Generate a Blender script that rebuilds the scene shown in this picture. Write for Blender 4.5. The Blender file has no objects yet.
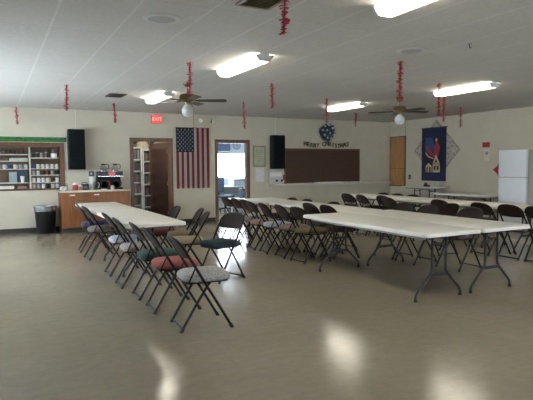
import bpy, bmesh, math, random
from mathutils import Vector, Matrix
random.seed(11)
PI = math.pi
SC = bpy.context.scene
COL = SC.collection

# ------------------------------------------------------------------ materials
MATS = {}
def mat(name, c, rough=0.5, metal=0.0, noise=12.0, amt=0.08, bump=0.0, emit=None, estr=0.0, spec=0.5, coat=0.0):
    if name in MATS: return MATS[name]
    m = bpy.data.materials.new(name); m.use_nodes = True
    nt = m.node_tree; N = nt.nodes; L = nt.links
    b = N['Principled BSDF']
    b.inputs['Roughness'].default_value = rough
    b.inputs['Metallic'].default_value = metal
    b.inputs['Specular IOR Level'].default_value = spec
    b.inputs['Coat Weight'].default_value = coat
    tc = N.new('ShaderNodeTexCoord')
    nz = N.new('ShaderNodeTexNoise'); nz.inputs['Scale'].default_value = noise; nz.inputs['Detail'].default_value = 4
    L.new(tc.outputs['Object'], nz.inputs['Vector'])
    rp = N.new('ShaderNodeValToRGB')
    rp.color_ramp.elements[0].position = .3; rp.color_ramp.elements[1].position = .7
    rp.color_ramp.elements[0].color = (*[x*(1-amt) for x in c], 1)
    rp.color_ramp.elements[1].color = (*[min(1, x*(1+amt)) for x in c], 1)
    L.new(nz.outputs['Fac'], rp.inputs['Fac']); L.new(rp.outputs['Color'], b.inputs['Base Color'])
    if bump:
        bp = N.new('ShaderNodeBump'); bp.inputs['Strength'].default_value = bump; bp.inputs['Distance'].default_value = .01
        L.new(nz.outputs['Fac'], bp.inputs['Height']); L.new(bp.outputs['Normal'], b.inputs['Normal'])
    if emit:
        b.inputs['Emission Color'].default_value = (*emit, 1); b.inputs['Emission Strength'].default_value = estr
    MATS[name] = m
    return m

def wood(name, c1, c2, rough=.45, scale=3.0, axis=2):
    if name in MATS: return MATS[name]
    m = bpy.data.materials.new(name); m.use_nodes = True
    nt = m.node_tree; N = nt.nodes; L = nt.links; b = N['Principled BSDF']
    b.inputs['Roughness'].default_value = rough
    tc = N.new('ShaderNodeTexCoord'); mp = N.new('ShaderNodeMapping')
    s = [14.0, 14.0, 14.0]; s[axis] = .9
    mp.inputs['Scale'].default_value = s
    L.new(tc.outputs['Object'], mp.inputs['Vector'])
    nz = N.new('ShaderNodeTexNoise'); nz.inputs['Scale'].default_value = scale; nz.inputs['Detail'].default_value = 6
    L.new(mp.outputs['Vector'], nz.inputs['Vector'])
    rp = N.new('ShaderNodeValToRGB'); rp.color_ramp.elements[0].position = .35; rp.color_ramp.elements[1].position = .68
    rp.color_ramp.elements[0].color = (*c1, 1); rp.color_ramp.elements[1].color = (*c2, 1)
    L.new(nz.outputs['Fac'], rp.inputs['Fac']); L.new(rp.outputs['Color'], b.inputs['Base Color'])
    MATS[name] = m
    return m

def pattern_fabric(name, c1, c2, scale=40.0):
    if name in MATS: return MATS[name]
    m = bpy.data.materials.new(name); m.use_nodes = True
    nt = m.node_tree; N = nt.nodes; L = nt.links; b = N['Principled BSDF']
    b.inputs['Roughness'].default_value = .9
    tc = N.new('ShaderNodeTexCoord')
    vo = N.new('ShaderNodeTexVoronoi'); vo.inputs['Scale'].default_value = scale
    L.new(tc.outputs['Object'], vo.inputs['Vector'])
    rp = N.new('ShaderNodeValToRGB'); rp.color_ramp.elements[0].position = .25; rp.color_ramp.elements[1].position = .6
    rp.color_ramp.elements[0].color = (*c1, 1); rp.color_ramp.elements[1].color = (*c2, 1)
    L.new(vo.outputs['Distance'], rp.inputs['Fac']); L.new(rp.outputs['Color'], b.inputs['Base Color'])
    MATS[name] = m
    return m

def clear_glass(name, tint=(1, 1, 1), gloss=.12):
    if name in MATS: return MATS[name]
    m = bpy.data.materials.new(name); m.use_nodes = True
    nt = m.node_tree; N = nt.nodes; L = nt.links
    N.remove(N['Principled BSDF'])
    t = N.new('ShaderNodeBsdfTransparent'); t.inputs['Color'].default_value = (*tint, 1)
    g = N.new('ShaderNodeBsdfGlossy'); g.inputs['Roughness'].default_value = .05
    lw = N.new('ShaderNodeLayerWeight'); lw.inputs['Blend'].default_value = .5
    fr = N.new('ShaderNodeMath'); fr.operation = 'POWER'; fr.inputs[1].default_value = 3.0; L.new(lw.outputs['Facing'], fr.inputs[0])
    mx = N.new('ShaderNodeMixShader')
    L.new(fr.outputs[0], mx.inputs[0]); L.new(t.outputs[0], mx.inputs[1]); L.new(g.outputs[0], mx.inputs[2])
    L.new(mx.outputs[0], N['Material Output'].inputs['Surface'])
    MATS[name] = m
    return m

def math_node(N, L, op, a, bval=None, cval=None):
    n = N.new('ShaderNodeMath'); n.operation = op
    for i, v in enumerate((a, bval, cval)):
        if v is None: continue
        if isinstance(v, (int, float)): n.inputs[i].default_value = v
        else: L.new(v, n.inputs[i])
    return n.outputs[0]

def line_mask(N, L, coord, offset, period, width):
    """1 on lines of the given width every period, else 0"""
    a = math_node(N, L, 'SUBTRACT', coord, offset - width/2)
    a = math_node(N, L, 'DIVIDE', a, period)
    a = math_node(N, L, 'FLOORED_MODULO', a, 1.0)
    return math_node(N, L, 'LESS_THAN', a, width/period)

def floor_material():
    m = bpy.data.materials.new('vinyl_tile'); m.use_nodes = True
    nt = m.node_tree; N = nt.nodes; L = nt.links; b = N['Principled BSDF']
    tc = N.new('ShaderNodeTexCoord'); sp = N.new('ShaderNodeSeparateXYZ'); L.new(tc.outputs['Object'], sp.inputs[0])
    # marbled streaks
    mp = N.new('ShaderNodeMapping'); mp.inputs['Scale'].default_value = (4, 6, 1); L.new(tc.outputs['Object'], mp.inputs['Vector'])
    n1 = N.new('ShaderNodeTexNoise'); n1.inputs['Scale'].default_value = 2.2; n1.inputs['Detail'].default_value = 8; n1.inputs['Roughness'].default_value = .65
    L.new(mp.outputs[0], n1.inputs['Vector'])
    r1 = N.new('ShaderNodeValToRGB')
    r1.color_ramp.elements[0].position = .28; r1.color_ramp.elements[1].position = .72
    r1.color_ramp.elements[0].color = (.275, .240, .174, 1); r1.color_ramp.elements[1].color = (.33, .29, .214, 1)
    L.new(n1.outputs['Fac'], r1.inputs['Fac'])
    # each tile a slightly different tone
    br = N.new('ShaderNodeTexWhiteNoise'); br.noise_dimensions = '2D'
    fx = math_node(N, L, 'FLOOR', math_node(N, L, 'DIVIDE', sp.outputs[0], .305))
    fy = math_node(N, L, 'FLOOR', math_node(N, L, 'DIVIDE', sp.outputs[1], .305))
    cb = N.new('ShaderNodeCombineXYZ'); L.new(fx, cb.inputs[0]); L.new(fy, cb.inputs[1]); L.new(cb.outputs[0], br.inputs['Vector'])
    tone = math_node(N, L, 'MULTIPLY_ADD', br.outputs['Value'], .05, .975)
    lx = line_mask(N, L, sp.outputs[0], 0, .305, .004); ly = line_mask(N, L, sp.outputs[1], 0, .305, .004)
    ln = math_node(N, L, 'MAXIMUM', lx, ly)
    tone = math_node(N, L, 'MULTIPLY', tone, math_node(N, L, 'MULTIPLY_ADD', ln, -.06, 1.0))
    # scuffs
    n2 = N.new('ShaderNodeTexNoise'); n2.inputs['Scale'].default_value = .9; n2.inputs['Detail'].default_value = 5
    L.new(tc.outputs['Object'], n2.inputs['Vector'])
    tone = math_node(N, L, 'MULTIPLY', tone, math_node(N, L, 'MULTIPLY_ADD', n2.outputs['Fac'], .22, .89))
    mx = N.new('ShaderNodeMix'); mx.data_type = 'RGBA'; mx.blend_type = 'MULTIPLY'; mx.inputs[0].default_value = 1
    L.new(r1.outputs['Color'], mx.inputs[6])
    cc = N.new('ShaderNodeCombineColor'); [L.new(tone, cc.inputs[i]) for i in range(3)]
    L.new(cc.outputs[0], mx.inputs[7]); L.new(mx.outputs[2], b.inputs['Base Color'])
    rg = math_node(N, L, 'MULTIPLY_ADD', n2.outputs['Fac'], .12, .11)
    L.new(rg, b.inputs['Roughness'])
    n3 = N.new('ShaderNodeTexNoise'); n3.inputs['Scale'].default_value = 5.0; n3.inputs['Detail'].default_value = 3
    L.new(tc.outputs['Object'], n3.inputs['Vector'])
    bp = N.new('ShaderNodeBump'); bp.inputs['Strength'].default_value = .05; bp.inputs['Distance'].default_value = .02
    L.new(n3.outputs['Fac'], bp.inputs['Height']); L.new(bp.outputs[0], b.inputs['Normal'])
    b.inputs['Specular IOR Level'].default_value = .45
    return m

def ceiling_material():
    m = bpy.data.materials.new('ceiling_board'); m.use_nodes = True
    nt = m.node_tree; N = nt.nodes; L = nt.links; b = N['Principled BSDF']
    b.inputs['Roughness'].default_value = .85
    tc = N.new('ShaderNodeTexCoord'); sp = N.new('ShaderNodeSeparateXYZ'); L.new(tc.outputs['Object'], sp.inputs[0])
    n1 = N.new('ShaderNodeTexNoise'); n1.inputs['Scale'].default_value = 22; n1.inputs['Detail'].default_value = 8
    L.new(tc.outputs['Object'], n1.inputs['Vector'])
    n2 = N.new('ShaderNodeTexNoise'); n2.inputs['Scale'].default_value = 1.3; n2.inputs['Detail'].default_value = 3
    L.new(tc.outputs['Object'], n2.inputs['Vector'])
    v = math_node(N, L, 'MULTIPLY_ADD', n1.outputs['Fac'], .16, .50)
    v = math_node(N, L, 'MULTIPLY', v, math_node(N, L, 'MULTIPLY_ADD', n2.outputs['Fac'], .16, .92))
    lx = line_mask(N, L, sp.outputs[0], .515, .566, .022)
    ly = line_mask(N, L, sp.outputs[1], .4, 1.22, .018)
    v = math_node(N, L, 'ADD', v, math_node(N, L, 'MULTIPLY', lx, .085))
    v = math_node(N, L, 'ADD', v, math_node(N, L, 'MULTIPLY', ly, -.05))
    cc = N.new('ShaderNodeCombineColor')
    L.new(v, cc.inputs[0]); L.new(math_node(N, L, 'MULTIPLY', v, .98), cc.inputs[1]); L.new(math_node(N, L, 'MULTIPLY', v, .93), cc.inputs[2])
    L.new(cc.outputs[0], b.inputs['Base Color'])
    bp = N.new('ShaderNodeBump'); bp.inputs['Strength'].default_value = .35; bp.inputs['Distance'].default_value = .01
    L.new(n1.outputs['Fac'], bp.inputs['Height']); L.new(bp.outputs[0], b.inputs['Normal'])
    return m

# ------------------------------------------------------------------ mesh helpers
def box(bm, c, s, rot=None, bevel=0.0, seg=2):
    r = bmesh.ops.create_cube(bm, size=1.0)
    vs = r['verts']
    M = Matrix.Translation(Vector(c)) @ (rot.to_4x4() if rot is not None else Matrix.Identity(4)) @ Matrix.Diagonal((s[0], s[1], s[2], 1))
    bmesh.ops.transform(bm, matrix=M, verts=vs)
    if bevel:
        es = list({e for v in vs for e in v.link_edges})
        bmesh.ops.bevel(bm, geom=es, offset=bevel, segments=seg, affect='EDGES', profile=.5)

def box2(bm, lo, hi, bevel=0.0, seg=2):
    box(bm, [(a+b)/2 for a, b in zip(lo, hi)], [b-a for a, b in zip(lo, hi)], bevel=bevel, seg=seg)

def tube(bm, pts, r, seg=8, caps=True, closed=False):
    pts = [Vector(p) for p in pts]; n = len(pts)
    rs = r if isinstance(r, (list, tuple)) else [r]*n
    rings = []; prev = None
    for i, p in enumerate(pts):
        if closed: t = (pts[(i+1) % n]-pts[i-1]).normalized()
        elif i == 0: t = (pts[1]-p).normalized()
        elif i == n-1: t = (p-pts[i-1]).normalized()
        else: t = ((pts[i+1]-p).normalized()+(p-pts[i-1]).normalized()).normalized()
        if prev is None:
            a = Vector((0, 0, 1)) if abs(t.z) < .9 else Vector((1, 0, 0))
            u = t.cross(a).normalized()
        else:
            u = (prev - t*prev.dot(t)).normalized()
        prev = u; w = t.cross(u)
        rings.append([bm.verts.new(p+(u*math.cos(k*2*PI/seg)+w*math.sin(k*2*PI/seg))*rs[i]) for k in range(seg)])
    m = n if closed else n-1
    for i in range(m):
        A = rings[i]; B = rings[(i+1) % n]
        for k in range(seg):
            bm.faces.new((A[k], A[(k+1) % seg], B[(k+1) % seg], B[k]))
    if caps and not closed:
        bm.faces.new(rings[0][::-1]); bm.faces.new(rings[-1])

def lathe(bm, prof, seg=20, o=(0, 0, 0), M=None):
    """prof: list of (radius, z)"""
    o = Vector(o); rings = []
    T = (lambda v: o+(M @ v)) if M is not None else (lambda v: o+v)
    for r, z in prof:
        if r < 1e-5: rings.append([bm.verts.new(T(Vector((0, 0, z))))])
        else: rings.append([bm.verts.new(T(Vector((r*math.cos(k*2*PI/seg), r*math.sin(k*2*PI/seg), z)))) for k in range(seg)])
    for A, B in zip(rings, rings[1:]):
        for k in range(seg):
            k2 = (k+1) % seg
            if len(A) == 1 and len(B) == 1: continue
            if len(A) == 1: bm.faces.new((A[0], B[k2], B[k]))
            elif len(B) == 1: bm.faces.new((A[k], A[k2], B[0]))
            else: bm.faces.new((A[k], A[k2], B[k2], B[k]))

def prism(bm, poly, f, d0, d1):
    """extrude polygon poly (u,v) between depths d0 and d1; f(u,v,d)->xyz"""
    A = [bm.verts.new(f(u, v, d0)) for u, v in poly]; B = [bm.verts.new(f(u, v, d1)) for u, v in poly]
    n = len(poly)
    bm.faces.new(A); bm.faces.new(B[::-1])
    for i in range(n): bm.faces.new((A[i], B[i], B[(i+1) % n], A[(i+1) % n]))

def ball(bm, c, r, seg=12, sc=(1, 1, 1)):
    v = bmesh.ops.create_uvsphere(bm, u_segments=seg, v_segments=max(6, seg*2//3), radius=r)['verts']
    bmesh.ops.transform(bm, matrix=Matrix.Translation(Vector(c)) @ Matrix.Diagonal((*sc, 1)), verts=v)

def rrect(w, h, r, n=5):
    pts = []
    for cx, cy, a0 in ((w/2-r, h/2-r, 0), (-w/2+r, h/2-r, PI/2), (-w/2+r, -h/2+r, PI), (w/2-r, -h/2+r, 1.5*PI)):
        for k in range(n+1):
            a = a0+k*PI/2/n; pts.append((cx+r*math.cos(a), cy+r*math.sin(a)))
    return pts

def link(o, parent=None):
    COL.objects.link(o)
    if parent is not None: o.parent = parent
    return o

def obj(name, bm, m, parent=None, loc=None, rz=0.0, smooth=True, ang=40):
    bmesh.ops.recalc_face_normals(bm, faces=bm.faces[:])
    me = bpy.data.meshes.new(name); bm.to_mesh(me); bm.free()
    for x in (m if isinstance(m, (list, tuple)) else [m]): me.materials.append(x)
    if smooth:
        for p in me.polygons: p.use_smooth = True
        me.set_sharp_from_angle(angle=math.radians(ang))
    o = bpy.data.objects.new(name, me); link(o, parent)
    if loc is not None: o.location = loc
    o.rotation_euler = (0, 0, rz)
    return o

def tag(o, label, cat, group=None):
    o['label'] = label; o['category'] = cat
    if group: o['group'] = group
    return o

def thing(name, label, cat, loc=(0, 0, 0), rz=0.0, group=None):
    o = bpy.data.objects.new(name, None); o.empty_display_size = .1
    COL.objects.link(o); o.location = loc; o.rotation_euler = (0, 0, rz)
    return tag(o, label, cat, group)

def struct(name, bm, m, parent=None, smooth=False):
    o = obj(name, bm, m, parent, smooth=smooth)
    if parent is None: o['kind'] = 'structure'
    return o

def dup(root, loc, rz, label, group=None):
    def cp(o, par):
        c = o.copy(); COL.objects.link(c)
        if par is not None: c.parent = par
        for ch in o.children: cp(ch, c)
        return c
    c = cp(root, None); c.location = loc; c.rotation_euler = (0, 0, rz); c['label'] = label
    if group: c['group'] = group
    return c

def setmat(o, m):
    o.material_slots[0].link = 'OBJECT'; o.material_slots[0].material = m

def child(root, nm):
    return [c for c in root.children if c.name.split('.')[0] == nm]

def B(): return bmesh.new()

def text_mesh(s, size, depth, bold=0.0):
    cu = bpy.data.curves.new('letters', 'FONT'); cu.body = s; cu.size = size; cu.extrude = depth; cu.offset = bold
    cu.align_x = 'CENTER'; cu.align_y = 'CENTER'
    o = bpy.data.objects.new('letters', cu); COL.objects.link(o)
    dg = bpy.context.evaluated_depsgraph_get(); dg.update()
    me = bpy.data.meshes.new_from_object(o.evaluated_get(dg))
    bpy.data.objects.remove(o); bpy.data.curves.remove(cu)
    return me

# ------------------------------------------------------------------ room numbers
H, YB, XR, XL, YF = 2.724, 12.58, 10.87, -2.2, -3.6
M_WALL = mat('painted_wall', (.515, .475, .375), .7, noise=3, amt=.035)
M_WALLW = mat('office_wall', (.62, .66, .70), .7, noise=3, amt=.03)
M_CEIL = ceiling_material(); M_FLOOR = floor_material()
M_BASE = mat('dark_vinyl_base', (.022, .017, .014), .5)
M_TRIM = wood('brown_trim', (.085, .035, .016), (.16, .07, .032))
M_DOOR = wood('dark_door_wood', (.030, .013, .010), (.052, .023, .016), .25)
M_CAB = wood('cabinet_wood', (.145, .047, .012), (.225, .082, .022), .45)
M_HATCH = wood('pine_hatch', (.27, .135, .05), (.42, .22, .09), .45)
M_SHUT = wood('shutter_wood', (.046, .021, .010), (.062, .028, .013), .6, axis=0)
M_WHITE = mat('white_plastic', (.72, .72, .70), .4, amt=.03)
M_PAPER = mat('paper', (.70, .70, .67), .8, amt=.04, noise=30)
M_BLACK = mat('black_plastic', (.008, .008, .009), .45, spec=.2)
M_CLOTHB = mat('speaker_cloth', (.006, .009, .010), .95, noise=150, amt=.5, spec=.1)
M_METAL = mat('grey_metal', (.35, .36, .37), .35, .9)
M_STEEL = mat('steel', (.55, .55, .55), .25, 1.0)
M_BROWNMETAL = mat('brown_enamel', (.008, .006, .0055), .4, noise=20, spec=.22)
M_BACKREST = mat('brown_backrest', (.021, .012, .0098), .45, noise=30, amt=.25, spec=.2)
M_RUBBER = mat('rubber', (.012, .012, .012), .7)
M_TABLE = mat('table_plastic', (.73, .715, .655), .45, noise=160, amt=.05)
M_TLEG = mat('table_leg_enamel', (.028, .032, .036), .45, spec=.25)
M_TUNDER = mat('table_underside', (.25, .25, .24), .6)
M_GLASS = clear_glass('window_glass')

def slab_with_holes(bm, axis, pos, thick, u0, u1, z0, z1, holes):
    """wall in plane axis ('y' or 'x') from pos to pos+thick with rectangular holes (u0,u1,z0,z1)"""
    us = sorted({u0, u1, *[h[0] for h in holes], *[h[1] for h in holes]}); zs = sorted({z0, z1, *[h[2] for h in holes], *[h[3] for h in holes]})
    us = [u for u in us if u0 <= u <= u1]; zs = [z for z in zs if z0 <= z <= z1]
    ok = {}
    for i in range(len(us)-1):
        for j in range(len(zs)-1):
            cu, cz = (us[i]+us[i+1])/2, (zs[j]+zs[j+1])/2
            ok[i, j] = not any(h[0] < cu < h[1] and h[2] < cz < h[3] for h in holes)
    V = {}
    def v(i, j, s):
        if (i, j, s) not in V:
            p = pos + thick*s
            V[i, j, s] = bm.verts.new((us[i], p, zs[j]) if axis == 'y' else (p, us[i], zs[j]))
        return V[i, j, s]
    for (i, j), k in ok.items():
        if not k: continue
        for s in (0, 1): bm.faces.new((v(i, j, s), v(i+1, j, s), v(i+1, j+1, s), v(i, j+1, s)))
        for di, dj, a, b in ((-1, 0, (i, j), (i, j+1)), (1, 0, (i+1, j), (i+1, j+1)), (0, -1, (i, j), (i+1, j)), (0, 1, (i, j+1), (i+1, j+1))):
            if not ok.get((i+di, j+dj), False):
                bm.faces.new((v(*a, 0), v(*b, 0), v(*b, 1), v(*a, 1)))

# ---- shell
b = B(); box2(b, (XL-.15, YF-.15, -.1), (XR+.15, 17.2, 0)); struct('floor', b, M_FLOOR)
b = B(); box2(b, (XL-.15, YF-.15, H), (XR+.15, 17.2, H+.1)); struct('ceiling', b, M_CEIL)
RX0, RX1, RZ0, RZ1 = -.62, 1.36, .94, 1.90       # recess of the mug cupboard
D1 = (2.97, 3.89, 0, 2.05); D2 = (5.14, 6.00, 0, 2.04)
b = B(); slab_with_holes(b, 'y', YB, .13, XL, XR+.15, 0, H, [(RX0, RX1, RZ0, RZ1), D1, D2]); struct('wall_back', b, M_WALL)
b = B(); box2(b, (XR, YF, 0), (XR+.15, YB, H)); struct('wall_right', b, M_WALL)
LW = [(6.6, 8.4, .95, 2.15), (9.3, 11.1, .95, 2.15)]
FRONT_FILL = [(4.2, 6.2, .95, 2.15), (7.2, 9.2, .95, 2.15)]  # openings behind the camera, added to brighten the right side of the hall
b = B(); slab_with_holes(b, 'x', XL-.15, .15, YF, YB, 0, H, LW); struct('wall_left', b, M_WALL)
b = B(); slab_with_holes(b, 'y', YF-.15, .15, XL, XR, 0, H, FRONT_FILL); struct('wall_front', b, M_WALL)
nwin = 0
for (y0, y1, z0, z1) in LW:
    nwin += 1
    b = B()
    for (a0, a1, c0, c1) in ((y0, y1, z0, z0+.05), (y0, y1, z1-.05, z1), (y0, y0+.05, z0+.05, z1-.05), (y1-.05, y1, z0+.05, z1-.05), ((y0+y1)/2-.025, (y0+y1)/2+.025, z0+.05, z1-.05)):
        box2(b, (XL-.12, a0, c0), (XL-.04, a1, c1))
    fr = struct('window_%d' % nwin, b, M_WHITE)
    b = B(); box2(b, (XL-.082, y0+.05, z0+.05), (XL-.078, y1-.05, z1-.05)); obj('pane', b, M_GLASS, fr, smooth=False)
for (x0, x1, z0, z1) in FRONT_FILL:
    nwin += 1
    b = B()
    for (a0, a1, c0, c1) in ((x0, x1, z0, z0+.05), (x0, x1, z1-.05, z1), (x0, x0+.05, z0+.05, z1-.05), (x1-.05, x1, z0+.05, z1-.05), ((x0+x1)/2-.025, (x0+x1)/2+.025, z0+.05, z1-.05)):
        box2(b, (a0, YF-.12, c0), (a1, YF-.04, c1))
    fr = struct('window_%d' % nwin, b, M_WHITE)  # frame of an added, unseen daylight opening
    b = B(); box2(b, (x0+.05, YF-.082, z0+.05), (x1-.05, YF-.078, z1-.05)); obj('pane', b, M_GLASS, fr, smooth=False)
# baseboards
b = B()
for x0, x1 in ((XL, D1[0]-.07), (D1[1]+.07, D2[0]-.07), (D2[1]+.07, XR)): box2(b, (x0, YB-.012, 0), (x1, YB, .10))
struct('baseboard_back', b, M_BASE)
b = B(); box2(b, (XR-.012, YF, 0), (XR, YB-.012, .10)); struct('baseboard_right', b, M_BASE)

# ---- doors
def door_frame(name, D, w=.068):
    b = B(); x0, x1, _, zt = D
    for a0, a1, c0, c1 in ((x0-w, x0, 0, zt+w), (x1, x1+w, 0, zt+w), (x0, x1, zt, zt+w)):
        box2(b, (a0, YB-.022, c0), (a1, YB-.0005, c1), bevel=.004, seg=1)
    for a0, a1, c0, c1 in ((x0+.0005, x0+.02, 0, zt-.02), (x1-.02, x1-.0005, 0, zt-.02), (x0+.0005, x1-.0005, zt-.02, zt-.0005)):
        box2(b, (a0, YB-.01, c0), (a1, YB+.14, c1))
    return struct(name, b, M_TRIM)
d1 = door_frame('door_1', D1); d2 = door_frame('door_2', D2)
# leaf of door 1, swung into the book room
leaf = bpy.data.objects.new('door_leaf', None); link(leaf, d1); leaf.location = (D1[1]-.025, YB+.15, 0); leaf.rotation_euler = (0, 0, -math.radians(75))
b = B(); box2(b, (-.86, 0, .012), (0, .04, 2.02), bevel=.003, seg=1); obj('panel', b, M_DOOR, leaf, smooth=False)
b = B(); tube(b, [(-.80, -.001, 1.0), (-.80, -.045, 1.0)], .012, 10); ball(b, (-.80, -.06, 1.0), .028, 14); obj('knob', b, M_STEEL, leaf)
b = B()
for z in (.25, 1.0, 1.8): box2(b, (-.004, -.012, z-.05), (.02, .004, z+.05))
obj('hinge', b, M_STEEL, leaf, smooth=False)

# ---- rooms behind the back wall
def room(x0, x1, y1, m, tagname, holes=()):
    b = B(); slab_with_holes(b, 'y', y1, .12, x0, x1, 0, H, list(holes)); struct('wall_%s_back' % tagname, b, m)
    b = B(); box2(b, (x0-.1, YB+.13, 0), (x0, y1+.12, H)); struct('wall_%s_left' % tagname, b, m)
    b = B(); box2(b, (x1, YB+.13, 0), (x1+.1, y1+.12, H)); struct('wall_%s_right' % tagname, b, m)
room(2.35, 4.55, 14.05, M_WALL, 'library')
WO = (6.10, 8.15, .98, 1.88)
room(4.75, 9.3, 16.6, M_WALLW, 'office', [WO])
b = B(); x0, x1, z0, z1 = WO
xm, zm = (x0+x1)/2+.1, 1.40
for a0, a1, c0, c1 in ((x0, x1, z0, z0+.045), (x0, x1, z1-.045, z1), (x0, x0+.045, z0+.045, z1-.045), (x1-.045, x1, z0+.045, z1-.045), (xm-.02, xm+.02, z0+.045, z1-.045), (x0+.045, xm-.02, zm-.012, zm+.012), (xm+.02, x1-.045, zm-.012, zm+.012)):
    box2(b, (a0, 16.62, c0), (a1, 16.68, c1))
nwin += 1
fr = struct('window_%d' % nwin, b, M_WHITE)
b = B(); box2(b, (x0+.045, 16.648, z0+.045), (x1-.045, 16.652, z1-.045)); obj('pane', b, M_GLASS, fr, smooth=False)
# unseen dome lamps, added to brighten the library and the office
M_FILL = mat('fill_dome_warm', (.9, .9, .88), .5, emit=(1, .97, .92), estr=70.0)
M_FILLB = mat('fill_dome_cool', (.9, .9, .88), .5, emit=(.8, .92, 1), estr=190.0)
for (x, y, where, es) in ((3.0, 13.0, 'the book room', 0), (5.6, 14.4, 'the room behind the bright doorway', 1)):
    t = thing('dome_fill_lamp', 'added fill lamp, out of view on the ceiling of %s' % where, 'lamp', (x, y, H))
    bb = B(); lathe(bb, [(0, 0), (.16, 0), (.16, -.02), (0, -.02)], 24); obj('base', bb, M_METAL, t)
    bb = B(); lathe(bb, [(.15, -.02), (.14, -.06), (.09, -.10), (0, -.115)], 24); obj('dome', bb, M_FILLB if es else M_FILL, t)

# ------------------------------------------------------------------ folding tables
def folding_table(x, y, L, label, rz=0.0, W=.755, zt=.74, ins=(.30, .30), group='white folding tables', top=M_TABLE, th=.045, spread=.30, shift=0.0):
    t = thing('folding_table', label, 'table', (x, y, 0), rz, group)
    b = B()
    r = .045
    ol = rrect(W, L, r, 5)
    lv = [(-.006, zt-th), (0, zt-th+.006), (0, zt-.010), (-.003, zt-.004), (-.010, zt)]
    rings = [[b.verts.new((px*(1+2*d/W), py*(1+2*d/L), z)) for px, py in ol] for d, z in lv]
    n = len(ol)
    for A, C in zip(rings, rings[1:]):
        for k in range(n): b.faces.new((A[k], A[(k+1) % n], C[(k+1) % n], C[k]))
    b.faces.new(rings[-1]); b.faces.new(rings[0][::-1])
    obj('tabletop', b, top, t)
    for s in (-1, 1):
        b = B(); box2(b, (s*(W/2-.09)-.012, -L/2+.12, zt-th-.035), (s*(W/2-.09)+.012, L/2-.12, zt-th+.001)); obj('rail', b, M_TUNDER, t, smooth=False)
    for e, ii in ((-1, ins[0]), (1, ins[1])):
        yy = e*(L/2-ii)
        for s in (-1, 1):
            b = B()
            a, w = .10, spread
            pts = [(shift+s*a, yy, zt-th+.002), (shift+s*a, yy, .335), (shift+s*(a+.006), yy, .30), (shift+s*(a+.028), yy, .265), (shift+s*(w-.035), yy, .105), (shift+s*(w-.010), yy, .075), (shift+s*w, yy, .045), (shift+s*w, yy, .018)]
            tube(b, pts, .0145, 10)
            lg = obj('leg', b, M_TLEG, t)
            b = B(); tube(b, [(shift+s*w, yy, 0), (shift+s*w, yy, .03)], .0185, 10); obj('foot_cap', b, M_RUBBER, lg)
        b = B(); box2(b, (shift-.138, yy-.007, .245), (shift+.138, yy+.007, .282)); obj('crossbar', b, M_TLEG, t, smooth=False)
        b = B(); tube(b, [(shift, yy, zt-th-.10), (shift, yy-e*.38, zt-th-.015)], .008, 8)
        tube(b, [(shift-.1, yy, zt-th-.10), (shift+.1, yy, zt-th-.10)], .008, 8)
        obj('brace', b, M_TLEG, t)
    return t

folding_table(1.765, 7.50, 2.44, 'long white folding table at the near end of the left row, folding chairs along it', ins=(.57, .55))
folding_table(1.745, 9.64, 1.83, 'shorter white folding table at the far end of the left row, by the wood cabinets', ins=(.3, .35))
folding_table(4.26, 5.105, 2.42, 'white folding table jutting out nearest the camera, left of the front pair', ins=(.17, .44), spread=.325, W=.80, shift=-.06)
folding_table(5.075, 5.105, 2.42, 'white folding table right of the front pair, its short end facing the camera', ins=(.17, .44), spread=.325, W=.80, shift=-.06)
folding_table(4.98, 7.54, 2.44, 'white folding table in the middle row just behind the front pair', ins=(.595, .58))
folding_table(4.93, 9.38, 1.22, 'short white folding table closing the middle row in front of the bright doorway', ins=(.3, .3))
for yy, L, lab in ((9.26, 1.83, 'white folding table at the far end of the right row, by the serving hatch'),
                   (7.12, 2.44, 'white folding table in the middle of the right row'),
                   (4.66, 2.44, 'white folding table of the right row reaching out of the picture at right')):
    folding_table(7.62+(10-yy)*.02, yy, L, lab, rz=.02)
folding_table(10.42, 9.14, 1.72, 'white folding table along the right wall next to the refrigerator', W=.7, zt=.70)
folding_table(10.44, 10.66, 1.16, 'white folding table under the quilt against the right wall', W=.7, zt=.83, th=.03)

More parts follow.
